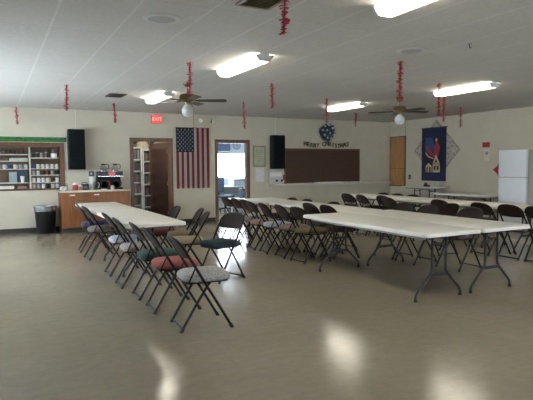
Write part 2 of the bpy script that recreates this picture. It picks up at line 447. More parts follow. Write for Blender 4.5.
# ------------------------------------------------------------------ folding chairs
HT = .83
def fx(z): return .215-.485*z/HT
def make_chair(label):
    t = thing('folding_chair', label, 'chair')
    for s in (-1, 1):
        b = B(); tube(b, [(fx(.01), s*.205, .01), (fx(.3), s*.205, .3), (fx(.60), s*.205, .60)], .0125, 8); lg = obj('leg', b, M_BROWNMETAL, t)
        b = B(); tube(b, [(fx(0), s*.205, 0), (fx(.035), s*.205, .035)], .017, 8); obj('foot_cap', b, M_RUBBER, lg)
    for s in (-1, 1):
        b = B(); tube(b, [(-.245, s*.175, .01), (-.1, s*.182, .25), (.015, s*.187, .425)], .0125, 8); lg = obj('leg', b, M_BROWNMETAL, t)
        b = B(); tube(b, [(-.2475, s*.175, 0), (-.228, s*.176, .035)], .017, 8); obj('foot_cap', b, M_RUBBER, lg)
    b = B(); tube(b, [(-.232, -.175, .026), (-.232, .175, .026)], .0095, 8); obj('crossbar', b, M_BROWNMETAL, t)
    arch = []
    R = .145
    for k in range(9):
        a = k*PI/2/8; arch.append((.205-R+R*math.cos(a), HT-.0125-R*.62+R*.62*math.sin(a)))
    left = [(-y, z) for y, z in arch[::-1]]
    full = [(.205, .60), *arch, (0, HT-.008), *left, (-.205, .60)]
    def bow(y, z): return -.022*(1-(y/.205)**2)
    b = B(); tube(b, [(fx(z)+bow(y, z), y, z) for y, z in full], .0125, 8); obj('back_frame', b, M_BROWNMETAL, t)
    b = B()
    n = 14
    for d in (0,):
        cols = []
        for i in range(n+1):
            y = -.2+.4*i/n
            ay = abs(y)
            ztop = HT-.018-(0 if ay < .06 else R*.62*(1-math.sqrt(max(0, 1-((ay-.06)/R)**2))))
            zb = .645-.012*(1-(ay/.2)**2)
            col = []
            for k in range(5):
                z = zb+(max(ztop, zb+.06)-zb)*k/4
                x = fx(z)+bow(y, z)
                col.append((b.verts.new((x-.006, y, z)), b.verts.new((x+.008, y, z))))
            cols.append(col)
        for i in range(n):
            for k in range(4):
                for f in (0, 1): b.faces.new((cols[i][k][f], cols[i+1][k][f], cols[i+1][k+1][f], cols[i][k+1][f]))
            for k in (0, 4): b.faces.new((cols[i][k][0], cols[i+1][k][0], cols[i+1][k][1], cols[i][k][1]))
        for i in (0, n):
            for k in range(4): b.faces.new((cols[i][k][0], cols[i][k+1][0], cols[i][k+1][1], cols[i][k][1]))
    obj('backrest', b, M_BACKREST, t)
    b = B()
    P = rrect(.40, .365, .06, 5)
    prism(b, P, lambda u, v, d: (u+.005, v, d), .418, .436)
    obj('seat', b, M_BROWNMETAL, t)
    # puffy cushion cover
    b = B(); rings = []
    P = rrect(.43, .40, .09, 6); n = len(P)
    for sc, z in ((.90, .430), (.985, .440), (1.0, .458), (.97, .480), (.88, .495), (.6, .503), (.25, .506)):
        rings.append([b.verts.new((u*sc+.01, v*sc, z+.004*math.sin(9*u+7*v))) for u, v in P])
    for A, C in zip(rings, rings[1:]):
        for k in range(n): b.faces.new((A[k], A[(k+1) % n], C[(k+1) % n], C[k]))
    b.faces.new(rings[-1]); b.faces.new(rings[0][::-1])
    obj('cushion', b, mat('cushion_plain', (.3, .27, .22), .9), t, ang=80)
    for s in (-1, 1):
        b = B(); tube(b, [(fx(.56), s*.192, .56), (-.175, s*.190, .432)], .007, 6); obj('hinge', b, M_BROWNMETAL, t)
    return t
CU = dict(
    white=pattern_fabric('cushion_white_floral', (0.245, 0.231, 0.231), (0.422, 0.415, 0.394), 55),
    red=mat('cushion_red', (0.272, 0.071, 0.058), .9, noise=60, amt=.2, bump=.3),
    green=mat('cushion_green', (0.008, 0.037, 0.029), .9, noise=60, amt=.3, bump=.3),
    grey=pattern_fabric('cushion_grey_pink', (0.204, 0.170, 0.163), (0.286, 0.252, 0.231), 60),
    blue=pattern_fabric('cushion_pale_blue', (0.204, 0.231, 0.286), (0.374, 0.388, 0.422), 60),
    purple=mat('cushion_purple', (0.037, 0.037, 0.088), .9, noise=60, amt=.25, bump=.3),
    taupe=mat('cushion_taupe', (0.136, 0.112, 0.099), .9, noise=60, amt=.2, bump=.3),
    teal=mat('cushion_teal', (0.008, 0.027, 0.031), .9, noise=60, amt=.3, bump=.3),
    tan=mat('cushion_tan', (0.286, 0.238, 0.163), .9, noise=60, amt=.15, bump=.3),
    olive=mat('cushion_olive', (0.150, 0.116, 0.058), .9, noise=60, amt=.2, bump=.3),
    darkred=mat('cushion_dark_red', (0.088, 0.020, 0.020), .9, noise=60, amt=.2, bump=.3),
    pink=pattern_fabric('cushion_pink_brown', (0.150, 0.088, 0.082), (0.245, 0.170, 0.156), 60),
    brown=mat('cushion_brown', (0.048, 0.027, 0.022), .8, noise=60, amt=.2, bump=.2),
)
proto = None
CUSED = {}
def chair(x, y, deg, cush, label, group):
    global proto
    rz = math.radians(deg)
    if proto is None:
        proto = make_chair(label); c = proto; c.location = (x, y, 0); c.rotation_euler = (0, 0, rz); c['group'] = group
    else: c = dup(proto, (x, y, 0), rz, label, group)
    setmat(child(c, 'cushion')[0], CU[cush])
    return c
G = 'folding chairs at the left table row'
chair(1.65, 4.44, -4, 'white', 'brown folding chair with white floral cushion, nearest the camera', G)
chair(1.60, 5.13, -3, 'red', 'brown folding chair with salmon red cushion behind the white cushioned one', G)
chair(1.60, 5.72, -2, 'green', 'brown folding chair with dark green cushion behind the red cushioned one', G)
chair(1.545, 6.36, -1, 'grey', 'brown folding chair with greyish pink cushion at the left table corner', G)
chair(1.56, 7.13, 0, 'blue', 'brown folding chair with pale blue cushion along the left side of the left table', G)
chair(1.50, 8.50, 4, 'taupe', 'brown folding chair with taupe cushion, nearer of the far pair at the left table', G)
chair(1.505, 9.28, -4, 'purple', 'brown folding chair with purple cushion, nearest the wood cabinets', G)
chair(2.53, 6.13, 200, 'teal', 'brown folding chair with dark teal cushion standing free in the aisle', G)
chair(2.26, 6.60, 166, 'tan', 'brown folding chair with tan cushion pushed to the right corner of the left table', G)
chair(2.40, 7.19, 168, 'olive', 'brown folding chair with olive tan cushion behind the tan cushioned one', G)
chair(2.22, 7.72, 178, 'darkred', 'brown folding chair with dark red cushion, far right side of left table', G)
G = 'folding chairs on the left side of the middle row'
chair(4.20, 6.62, 4, 'olive', 'brown folding chair with olive cushion beside the corner of the jutting front table', G)
chair(4.19, 7.10, -6, 'pink', 'brown folding chair with pinkish brown cushion, next beyond the olive one', G)
chair(4.15, 7.58, -8, 'blue', 'brown folding chair with pale blue cushion in the middle row', G)
chair(4.14, 8.05, -4, 'pink', 'brown folding chair with pinkish cushion beyond the pale blue one, middle row', G)
chair(4.24, 8.52, 3, 'taupe', 'brown folding chair with taupe cushion, third from the far end of the middle row', G)
chair(4.27, 8.99, -3, 'blue', 'brown folding chair with pale cushion, second from the far end of the middle row', G)
chair(4.28, 9.47, 2, 'grey', 'brown folding chair with grey cushion, last of the middle row near the bright doorway', G)
chair(4.765, 6.66, 0, 'brown', 'brown folding chair tucked under the table behind the jutting front table', G)
chair(4.765, 7.17, 0, 'brown', 'brown folding chair tucked under the table, second from the jutting front table', G)
G = 'folding chairs on the right side of the middle row'
for x, y, a, lab in ((5.25, 9.38, 180, 'folding chair back showing over the middle row, closest to the bright doorway'),
                     (5.25, 8.80, 180, 'folding chair back showing over the middle row, second from the bright doorway'),
                     (5.26, 7.90, 180, 'folding chair back showing over the middle row, third from the bright doorway'),
                     (5.26, 7.40, 180, 'folding chair back showing over the middle row, fourth from the bright doorway'),
                     (5.52, 6.30, 183, 'low dark folding chair back over the front pair, left of two close together'),
                     (5.50, 5.78, 178, 'low dark folding chair back over the front pair, right of two close together'),
                     (5.68, 5.14, 180, 'dark brown folding chair at the right side of the front pair of tables')):
    c = chair(x, y, a, 'brown', lab, G)
    if y > 7: c.scale = (1, 1, .92)
G = 'folding chairs on the left side of the right row'
for x, y, a, cu, lab in ((6.90, 9.06, 2, 'brown', 'dark folding chair at the far end of the right row, below the serving hatch'),
                         (6.90, 8.54, -8, 'brown', 'dark folding chair second from the far end of the right row'),
                         (7.05, 8.08, 0, 'brown', 'dark folding chair third from the far end of the right row'),
                         (6.80, 7.62, -5, 'brown', 'dark folding chair fourth from the far end of the right row'),
                         (7.07, 6.62, 0, 'brown', 'dark folding chair in the right row, below the quilt'),
                         (6.35, 6.17, 84, 'darkred', 'dark maroon folding chair turned with its back to the camera between the rows'),
                         (7.06, 5.74, -3, 'taupe', 'dark folding chair in the right row, below the red wall sign'),
                         (7.11, 5.27, 0, 'white', 'dark folding chair with pale cushion in front of the refrigerator'),
                         (7.13, 4.82, 0, 'brown', 'dark folding chair cut off by the right edge of the picture')):
    chair(x, y, a, cu, lab, G)
G = 'folding chairs on the right side of the right row'
for x, y, lab in ((8.02, 9.80, 'folding chair back showing over the right row, closest to the serving hatch'),
                  (8.02, 9.30, 'folding chair back showing over the right row, second from the serving hatch'),
                  (8.02, 8.80, 'folding chair back showing over the right row, third from the serving hatch')):
    chair(x, y, 180, 'brown', lab, G).scale = (1, 1, .92)

# ------------------------------------------------------------------ mug cupboard in the back wall
M_SHELF = mat('pale_shelf', (.50, .47, .38), .5)
M_SHELFW = wood('shelf_back_wood', (.085, .05, .026), (.13, .078, .04))
cup = thing('mug_cupboard', 'wood framed open cupboard set into the back wall, shelves full of mugs', 'cupboard', ((RX0+RX1)/2, YB, RZ0))
def loc(bm):  # move world mesh into the cupboard's own space
    bmesh.ops.translate(bm, verts=bm.verts, vec=-Vector(cup.location)); return bm
b = B(); box2(b, (RX0+.002, YB+.31, RZ0+.002), (RX1-.002, YB+.325, RZ1-.002)); obj('back_panel', loc(b), M_SHELFW, cup, smooth=False)
b = B()
for lo, hi in (((RX0+.002, YB, RZ0+.002), (RX0+.02, YB+.31, RZ1-.002)), ((RX1-.02, YB, RZ0+.002), (RX1-.002, YB+.31, RZ1-.002)),
               ((RX0+.02, YB, RZ0+.002), (RX1-.02, YB+.31, RZ0+.02)), ((RX0+.02, YB, RZ1-.02), (RX1-.02, YB+.31, RZ1-.002))): box2(b, lo, hi)
obj('body', loc(b), M_SHELFW, cup, smooth=False)
b = B(); w = .075
for a0, a1, c0, c1 in ((RX0-w, RX0+.005, RZ0-.015, RZ1+w), (RX1-.005, RX1+w, RZ0-.015, RZ1+w), (RX0+.005, RX1-.005, RZ1-.005, RZ1+w), (RX0+.005, RX1-.005, RZ0-.015, RZ0+.005)):
    box2(b, (a0, YB-.025, c0), (a1, YB-.001, c1), bevel=.004, seg=1)
obj('frame', loc(b), M_TRIM, cup, smooth=False)
XD = .73
b = B(); box2(b, (XD-.012, YB+.01, RZ0+.02), (XD+.012, YB+.31, RZ1-.02)); obj('divider', loc(b), M_SHELF, cup, smooth=False)
ZL = [1.72, 1.575, 1.40, 1.10]; ZRr = [1.645, 1.405, 1.26, 1.10]
for zs, x0, x1 in ((ZL, RX0+.02, XD-.012), (ZRr, XD+.012, RX1-.02)):
    for z in zs:
        b = B(); box2(b, (x0, YB+.02, z-.018), (x1, YB+.31, z)); obj('shelf', loc(b), M_SHELF, cup, smooth=False)

def mug_mesh(m, r=.036, h=.092):
    b = B()
    lathe(b, [(0, 0), (r*.92, 0), (r, .006), (r, h), (r-.004, h), (r-.004, .008), (0, .008)], 16)
    pts = [(r-.003+.022*math.sin(a), 0, h/2+.028*math.cos(a)) for a in [PI*k/8 for k in range(9)]]
    tube(b, pts, .0048, 6)
    return b
MUGC = dict(white=(.62, .62, .60), cream=(.55, .50, .38), black=(.02, .02, .022), red=(.20, .03, .025), blue=(.05, .08, .2), brown=(.10, .05, .03), grey=(.3, .31, .32))
mugproto = None
ORD = ['first', 'second', 'third', 'fourth', 'fifth', 'sixth', 'seventh', 'eighth', 'ninth', 'tenth']
def mug(x, y, z, colr, label, group, rz=0):
    global mugproto
    if mugproto is None:
        mugproto = obj('mug', mug_mesh(None), mat('glaze_white', MUGC['white'], .25)); o = mugproto
    else:
        o = mugproto.copy(); COL.objects.link(o)
    o.location = (x, y, z+.001); o.rotation_euler = (0, 0, rz)
    tag(o, label, 'mug', group)
    setmat(o, mat('glaze_'+colr, MUGC[colr], .25))
def mugrow(x0, x1, z, cols, where, y=YB+.10):
    n = len(cols)
    for i, c in enumerate(cols):
        x = x0+(x1-x0)*(i+.5)/n
        mug(x, y+random.uniform(-.02, .03), z, c, '%s mug, %s from the divider on %s' % (c, ORD[i] if 'right' in where else ORD[n-1-i], where), 'mugs on '+where, random.uniform(-1, 1) - (.6 if 'right' in where else 0))
mugrow(XD+.02, RX1-.03, ZRr[1], ['blue', 'white', 'cream', 'white', 'white', 'cream'], 'the second right-hand shelf of the mug cupboard')
mugrow(XD+.02, RX1-.03, ZRr[2], ['grey', 'white', 'brown', 'red', 'grey', 'black'], 'the third right-hand shelf of the mug cupboard')
mugrow(XD+.02, RX1-.03, ZRr[3], ['white', 'white', 'white', 'cream', 'brown', 'white'], 'the fourth right-hand shelf of the mug cupboard')
mugrow(XD+.02, RX1-.03, RZ0+.02, ['cream', 'grey', 'white', 'black', 'white', 'white'], 'the bottom right-hand shelf of the mug cupboard')
mugrow(-.14, XD-.035, ZL[2], ['black', 'blue', 'grey', 'white', 'blue', 'white', 'grey', 'white'], 'the middle left-hand shelf of the mug cupboard')
# glasses on the top left shelf
M_TUMB = clear_glass('tumbler_glass', (.93, .95, .96))
gl = None
for i in range(7):
    x = .10+i*.085
    if gl is None:
        b = B(); lathe(b, [(0, 0), (.028, 0), (.034, .10), (.031, .10), (.026, .008), (0, .008)], 14); gl = obj('glass', b, M_TUMB); o = gl
    else: o = gl.copy(); COL.objects.link(o)
    o.location = (x, YB+.12, ZL[0]+.001)
    tag(o, 'clear glass, %s from the divider on the top left shelf of the mug cupboard' % ORD[6-i], 'glass', 'glasses on the top left shelf of the mug cupboard')
def simple_box(name, label, cat, lo, hi, m, bevel=.004):
    b = B(); c = [(lo[0]+hi[0])/2, (lo[1]+hi[1])/2, lo[2]]
    box2(b, [lo[i]-c[i] for i in range(3)], [hi[i]-c[i] for i in range(3)], bevel=bevel)
    return tag(obj(name, b, m, loc=c, ang=30), label, cat)
simple_box('serving_tray', 'pale flat tray on the second left shelf of the mug cupboard', 'tray', (.33, YB+.05, ZL[1]+.001), (.69, YB+.27, ZL[1]+.06), mat('pale_tray', (.42, .44, .38), .5), .012)
simple_box('biscuit_tin', 'brown tin on the second left shelf beside the pale tray', 'tin', (.06, YB+.06, ZL[1]+.001), (.29, YB+.24, ZL[1]+.085), mat('brown_tin', (.10, .075, .05), .4, .4), .01)
simple_box('storage_box', 'pale grey box standing on the tall left shelf of the mug cupboard', 'box', (.31, YB+.06, ZL[3]+.001), (.46, YB+.25, ZL[3]+.23), mat('greyblue_box', (.26, .31, .33), .6))
simple_box('storage_case', 'dark case standing on the tall left shelf near the divider', 'box', (.47, YB+.10, ZL[3]+.001), (.69, YB+.28, ZL[3]+.26), mat('navy_box', (.03, .045, .07), .6))
simple_box('napkin_pack', 'long white napkin pack on the bottom left shelf of the mug cupboard', 'napkins', (.12, YB+.05, RZ0+.021), (.40, YB+.22, RZ0+.09), M_PAPER, .015)
simple_box('snack_packet', 'pinkish packet on the bottom left shelf of the mug cupboard near the divider', 'packet', (.47, YB+.06, RZ0+.021), (.66, YB+.2, RZ0+.075), mat('pink_pack', (.30, .16, .16), .6), .02)
t = thing('paper_cup', 'white paper cup in front of the dark case in the mug cupboard', 'cup', (.57, YB+.055, ZL[3]+.001))
b = B(); lathe(b, [(0, 0), (.03, 0), (.042, .13), (.038, .13), (.027, .006), (0, .006)], 16); obj('body', b, M_PAPER, t)
b = B(); lathe(b, [(.0421, .126), (.045, .131), (.0421, .136), (.038, .131)], 16); obj('rim', b, M_WHITE, t)
for i, (x, c, h, r) in enumerate(((.80, 'dark_jar', .10, .034), (.89, 'dark_jar', .11, .036), (.98, 'grey_jar', .10, .036), (1.08, 'dark_jar', .12, .038))):
    t = thing('storage_jar', 'small jar, %s from the divider on the top right shelf of the mug cupboard' % ORD[i], 'jar', (x, YB+.12, ZRr[0]+.001), 0, 'jars on the top right shelf')
    b = B(); lathe(b, [(0, 0), (r, 0), (r, h*.8), (r*.8, h*.9), (0, h*.9)], 14); obj('body', b, mat(c, (.05, .05, .045) if c == 'dark_jar' else (.16, .16, .15), .3), t)
    b = B(); lathe(b, [(0, h*.9), (r*.85, h*.9), (r*.85, h), (0, h)], 14); obj('lid', b, M_METAL, t)
t = thing('coffee_tin', 'dark red and white tin in the top right corner of the mug cupboard', 'tin', (1.23, YB+.12, ZRr[0]+.001))
b = B(); lathe(b, [(0, 0), (.065, 0), (.065, .09), (0, .09)], 20); obj('body', b, M_WHITE, t)
b = B(); lathe(b, [(0, .09), (.067, .09), (.067, .165), (0, .165)], 20); obj('lid', b, mat('tin_red', (.10, .02, .02), .4), t)

# green foil garland above the cupboard
M_GREEN = mat('green_foil', (.015, .22, .04), .35, .3, noise=30, amt=.5)
gg = thing('foil_garland', 'green foil garland band running along the wall above the mug cupboard', 'garland', (0, YB, 2.04))
b = B(); box2(b, (-1.5, -.010, -.052), (1.49, -.003, .052)); obj('band', b, mat('green_band', (.025, .095, .022), .5, noise=14, amt=.6), gg, smooth=False)
b = B(); x = -1.48
while x < 1.46:
    for k in range(2):
        a = random.uniform(0, PI); l = random.uniform(.018, .032)
        c = Vector((x, -.014-random.uniform(0, .015), random.uniform(-.03, .03))); d = Vector((math.cos(a)*l, 0, math.sin(a)*l)); w = Vector((-math.sin(a), 0, math.cos(a)))*.004
        b.faces.new([b.verts.new(c-d-w), b.verts.new(c+d-w), b.verts.new(c+d+w), b.verts.new(c-d+w)])
    x += .02
obj('fringe', b, mat('green_foil', (.02, .30, .05), .35, .2, noise=30, amt=.5), gg, smooth=False)

# ------------------------------------------------------------------ speakers
def speaker(x, yf, z0, label, w=.35, d=.26, h=.90):
    t = thing('loudspeaker', label, 'speaker', (x, YB-.03-d/2, z0))
    b = B(); box2(b, (-w/2, -d/2+.02, 0), (w/2, d/2, h), bevel=.012); obj('cabinet', b, M_BLACK, t)
    b = B(); box2(b, (-w/2+.012, -d/2, .012), (w/2-.012, -d/2+.021, h-.012), bevel=.008); obj('grille', b, M_CLOTHB, t)
    b = B(); box2(b, (-.06, d/2-.002, h*.35), (.06, d/2+.028, h*.65)); obj('bracket', b, M_METAL, t, smooth=False)
    b = B(); tube(b, [(.02, d/2+.012, h-.02), (.02, d/2+.02, h+.1), (.03, d/2+.022, h+.25), (.02, d/2+.02, H-z0-.002)], .005, 6); obj('cord', b, M_WHITE, t)
    return t
speaker(1.68, 0, 1.37, 'black loudspeaker on the back wall left, above the coffee counter')
speaker(6.83, 0, 1.34, 'black loudspeaker on the back wall beside the brown serving shutter')

# ------------------------------------------------------------------ counter with cabinets
YC = 11.97
XS = [1.28, 1.77, 2.26, 2.74]
M_TOP = mat('laminate_top', (.60, .54, .43), .35, noise=60, amt=.05)
M_PULL = mat('pale_pull', (.62, .58, .48), .4)
for i in range(3):
    x0, x1 = XS[i]+.001, XS[i+1]-.001
    lab = ['wood base cabinet nearest the trash can', 'wood base cabinet in the middle under the coffee counter', 'wood base cabinet nearest the open brown door'][i]
    t = thing('base_cabinet', lab, 'cabinet', ((x0+x1)/2, (YC+YB)/2, 0), 0, 'base cabinets under the coffee counter')
    w = x1-x0; dd = (YB-YC)/2
    b = B(); box2(b, (-w/2, -dd+.02, .10), (w/2, dd-.002, .878)); obj('body', b, M_CAB, t, smooth=False)
    b = B(); box2(b, (-w/2, -dd+.07, 0), (w/2, dd-.002, .10)); obj('toe_kick', b, M_BASE, t, smooth=False)
    b = B(); box2(b, (-w/2+.012, -dd, .12), (w/2-.012, -dd+.021, .865), bevel=.005); dr = obj('door', b, M_CAB, t)
    b = B(); hx = -.02 if i != 1 else .0
    if i < 2: box2(b, (hx-.055, -dd-.014, .805), (hx+.055, -dd+.001, .835), bevel=.006); (obj('handle', b, M_PULL, dr) if i < 2 else b.free())
b = B(); box2(b, (XS[0]-.02, YC-.025, .88), (XS[3]+.02, YB-.002, .918), bevel=.006)
tag(obj('countertop', b, M_TOP, ang=30), 'cream laminate countertop over the wood base cabinets', 'countertop')
ZC = .919
# coffee maker
t = thing('coffee_maker', 'black twin coffee maker with glass pots on the counter', 'coffee maker', (2.36, 12.29, ZC))
b = B(); box2(b, (-.26, -.19, 0), (.26, .19, .045), bevel=.01); obj('base', b, M_BLACK, t)
b = B(); box2(b, (-.26, .03, .045), (.26, .19, .30), bevel=.006); obj('column', b, M_BLACK, t)
b = B(); box2(b, (-.27, -.19, .30), (.27, .19, .41), bevel=.012)
hd = obj('brew_head', b, mat('dark_steel', (.05, .05, .055), .3, .6), t)
b = B(); box2(b, (-.05, -.200, .325), (.09, -.189, .39)); obj('indicator_panel', b, mat('red_panel', (.35, .03, .03), .3, emit=(1, .08, .05), estr=.25), hd, smooth=False)
b = B(); box2(b, (-.27, -.195, .292), (.27, -.17, .304)); obj('trim_strip', b, M_STEEL, hd, smooth=False)
for x in (-.13, .13):
    b = B(); lathe(b, [(0, .41), (.085, .41), (.085, .42), (0, .42)], 20, (x, 0, 0)); obj('warming_plate', b, M_STEEL, t)
M_POT = clear_glass('pot_glass', (.85, .88, .88)); M_POTC = clear_glass('pot_coffee_glass', (.10, .05, .03))
def decanter(x, y, z, label, m, hm):
    t = thing('coffee_pot', label, 'coffee pot', (x, y, z), 0, 'glass coffee pots')
    b = B(); lathe(b, [(0, 0), (.055, 0), (.074, .02), (.078, .055), (.06, .10), (.042, .125), (.046, .14)], 20); obj('body', b, m, t)
    b = B(); lathe(b, [(.047, .128), (.05, .14), (.048, .155), (0, .158)], 20); obj('lid', b, M_BLACK, t)
    b = B(); tube(b, [(.05, -.03, .14), (.09, -.055, .14), (.105, -.062, .11), (.10, -.06, .06), (.085, -.052, .04)], .009, 8); obj('handle', b, hm, t)
M_REDH = mat('red_handle', (.35, .03, .03), .4)
decanter(2.23, 12.27, ZC+.421, 'empty glass coffee pot on top of the coffee maker, left one', M_POT, M_BLACK)
decanter(2.49, 12.27, ZC+.421, 'empty glass coffee pot on top of the coffee maker, right one', M_POT, M_BLACK)
decanter(2.23, 12.195, ZC+.046, 'glass coffee pot with red handle under the left brewer of the coffee maker', M_POTC, M_REDH)
decanter(2.49, 12.195, ZC+.046, 'dark glass coffee pot under the right brewer of the coffee maker', M_POTC, M_BLACK)
# mug and saucer, paper towels, jug, radio, candy jar, bag, bottle
mug(2.36, 12.02, ZC, 'cream', 'cream mug on the counter in front of the coffee maker', 'mugs on the counter')
t = thing('napkin_plate', 'small white plate on the counter left of the cream mug', 'plate', (2.18, 12.005, ZC))
b = B(); lathe(b, [(0, 0), (.05, 0), (.08, .014), (.078, .018), (.05, .006), (0, .006)], 20); obj('dish', b, M_WHITE, t)
b = B(); box2(b, (-.04, -.035, .0065), (.04, .035, .022), bevel=.004); obj('sugar_packets', b, M_PAPER, t)
t = thing('paper_towel_roll', 'white paper towel roll standing on the counter left of the coffee maker', 'paper towels', (1.97, 12.29, ZC))
b = B(); lathe(b, [(0, 0), (.08, 0), (.08, .012), (0, .012)], 20); obj('base', b, M_METAL, t)
b = B(); lathe(b, [(.02, .013), (.06, .013), (.06, .285), (.02, .285)], 24); obj('roll', b, M_PAPER, t)
b = B(); tube(b, [(0, 0, .012), (0, 0, .31)], .008, 8); obj('rod', b, M_METAL, t)
t = thing('water_jug', 'pale clear plastic jug between paper towels and coffee maker', 'jug', (2.015, 12.07, ZC))
b = B(); lathe(b, [(0, 0), (.042, 0), (.048, .18), (.044, .18), (.038, .008), (0, .008)], 20); obj('body', b, clear_glass('jug_plastic', (.92, .94, .93)), t)
b = B(); tube(b, [(.044, -.01, .16), (.07, -.02, .15), (.072, -.02, .08), (.044, -.01, .05)], .006, 6); obj('handle', b, M_WHITE, t)
t = thing('radio', 'small black radio on the counter beside the paper towels', 'radio', (1.80, 12.2, ZC))
b = B(); box2(b, (-.085, -.06, 0), (.085, .06, .13), bevel=.015); obj('body', b, M_BLACK, t)
b = B(); box2(b, (-.06, -.064, .03), (.06, -.059, .085)); obj('dial', b, mat('radio_dial', (.06, .08, .10), .2), t, smooth=False)
b = B(); tube(b, [(-.06, 0, .125), (-.05, 0, .165), (.05, 0, .165), (.06, 0, .125)], .007, 8); obj('handle', b, M_BLACK, t)
for x, y, c, lab in ((1.60, 12.2, (.42, .05, .04), 'red canister on the counter left of the black radio'), (1.69, 12.06, (.40, .12, .10), 'small pinkish red canister in front of the red one on the counter')):
    t = thing('candy_canister', lab, 'canister', (x, y, ZC))
    s = 1 if c[1] < .1 else .72
    b = B(); lathe(b, [(0, 0), (.055*s, 0), (.06*s, .03*s), (.055*s, .12*s), (0, .12*s)], 20); obj('body', b, mat('canister_%d' % (c[0]*100), c, .4), t)
    b = B(); lathe(b, [(0, .12*s), (.058*s, .12*s), (.05*s, .15*s), (.015, .16*s), (0, .175*s)], 20); obj('lid', b, M_WHITE, t)
t = thing('plastic_bottle', 'small clear bottle on the counter near its left end', 'bottle', (1.42, 12.2, ZC))
b = B(); lathe(b, [(0, 0), (.033, 0), (.034, .11), (.014, .15), (.014, .17)], 16); obj('body', b, clear_glass('bottle_plastic', (.82, .86, .88)), t)
b = B(); lathe(b, [(.0145, .165), (.0165, .165), (.0165, .185), (0, .185)], 14); obj('cap', b, M_WHITE, t)
def crumple(name, label, cat, c, r, m, seed):
    rnd = random.Random(seed); b = B()
    bmesh.ops.create_icosphere(b, subdivisions=3, radius=1)
    for v in b.verts:
        k = 1+.22*math.sin(5*v.co.x+seed)*math.cos(7*v.co.y)+rnd.uniform(-.10, .10)
        v.co = Vector((v.co.x*r[0]*k, v.co.y*r[1]*k, max(-1, v.co.z*k)*r[2]+r[2]))
    return tag(obj(name, b, m, loc=c, ang=25), label, cat)
crumple('plastic_bag', 'crumpled white plastic bag on the left end of the counter', 'bag', (1.33, 12.03, ZC), (.065, .06, .05), mat('bag_film', (.72, .74, .76), .35, amt=.1), 3)

# trash can
t = thing('trash_can', 'black trash can with clear liner beside the wood cabinets', 'trash can', (.98, 12.25, 0))
b = B(); lathe(b, [(0, 0), (.175, 0), (.185, .02), (.225, .56), (.235, .565), (.235, .585), (.218, .585), (.212, .55), (.17, .03), (0, .03)], 28); obj('bin', b, M_BLACK, t)
b = B(); rings = []
for r, z in ((.236, .49), (.241, .54), (.243, .585), (.236, .605), (.216, .60), (.205, .52), (.19, .35)):
    rings.append([b.verts.new(((r+.006*math.sin(k*2.3+z*30))*math.cos(k*2*PI/40), (r+.006*math.sin(k*2.3+z*30))*math.sin(k*2*PI/40), z+.012*math.sin(k*1.7)*(z < .5))) for k in range(40)])
for A, C in zip(rings, rings[1:]):
    for k in range(40): b.faces.new((A[k], A[(k+1) % 40], C[(k+1) % 40], C[k]))
def film_mat():
    m = bpy.data.materials.new('clear_film'); m.use_nodes = True; nt = m.node_tree; N = nt.nodes; L = nt.links
    p = N['Principled BSDF']; p.inputs['Base Color'].default_value = (.8, .82, .84, 1); p.inputs['Roughness'].default_value = .25
    tr = N.new('ShaderNodeBsdfTransparent'); mx = N.new('ShaderNodeMixShader')
    nz = N.new('ShaderNodeTexNoise'); nz.inputs['Scale'].default_value = 9
    mr = N.new('ShaderNodeMapRange'); mr.inputs[3].default_value = .12; mr.inputs[4].default_value = .45; L.new(nz.outputs['Fac'], mr.inputs[0])
    L.new(mr.outputs[0], mx.inputs[0]); L.new(tr.outputs[0], mx.inputs[1]); L.new(p.outputs[0], mx.inputs[2]); L.new(mx.outputs[0], N['Material Output'].inputs['Surface'])
    return m
obj('liner', b, film_mat(), t)

# light switch plate above the counter
def fb(x0): return lambda u, v, d: (x0+u, YB-d, v)
t = thing('switch_plate', 'dark square wall plate between the left speaker and coffee maker', 'switch', (2.01, YB, 1.22))
b = B(); box2(b, (-.055, -.012, 0), (.055, -.001, .11), bevel=.004); obj('plate', b, mat('dark_plate', (.06, .06, .06), .4), t)
b = B(); box2(b, (-.02, -.018, .03), (.02, -.0115, .08)); obj('toggle', b, M_WHITE, t, smooth=False)

# ------------------------------------------------------------------ exit sign, emergency light
M_EXIT = mat('exit_red', (.5, .03, .02), .4, emit=(1.0, .05, .035), estr=.9)
M_EXITL = mat('exit_letters', (.9, .4, .35), .4, emit=(1.0, .30, .24), estr=1.3)
t = thing('exit_sign', 'glowing red exit sign above the open brown door', 'exit sign', (3.56, YB-.04, 2.47))
b = B(); box2(b, (-.125, -.025, 0), (.125, .039, .19), bevel=.006); obj('housing', b, mat('exit_housing', (.35, .06, .05), .5), t)
b = B(); box2(b, (-.118, -.029, .008), (.118, -.0245, .182)); obj('face', b, M_EXIT, t, smooth=False)
me = text_mesh('EXIT', .115, .002); me.materials.clear(); me.materials.append(M_EXITL)
o = bpy.data.objects.new('lettering', me); link(o, t); o.location = (0, -.0315, .095); o.rotation_euler = (PI/2, 0, 0)
t = thing('emergency_wall_lamp', 'beige twin headed emergency light above the flag', 'emergency light', (4.83, YB-.045, 2.50))
M_BEIGE = mat('beige_plastic', (.50, .46, .36), .5)
b = B(); box2(b, (-.12, -.03, 0), (.12, .044, .09), bevel=.01); obj('housing', b, M_BEIGE, t)
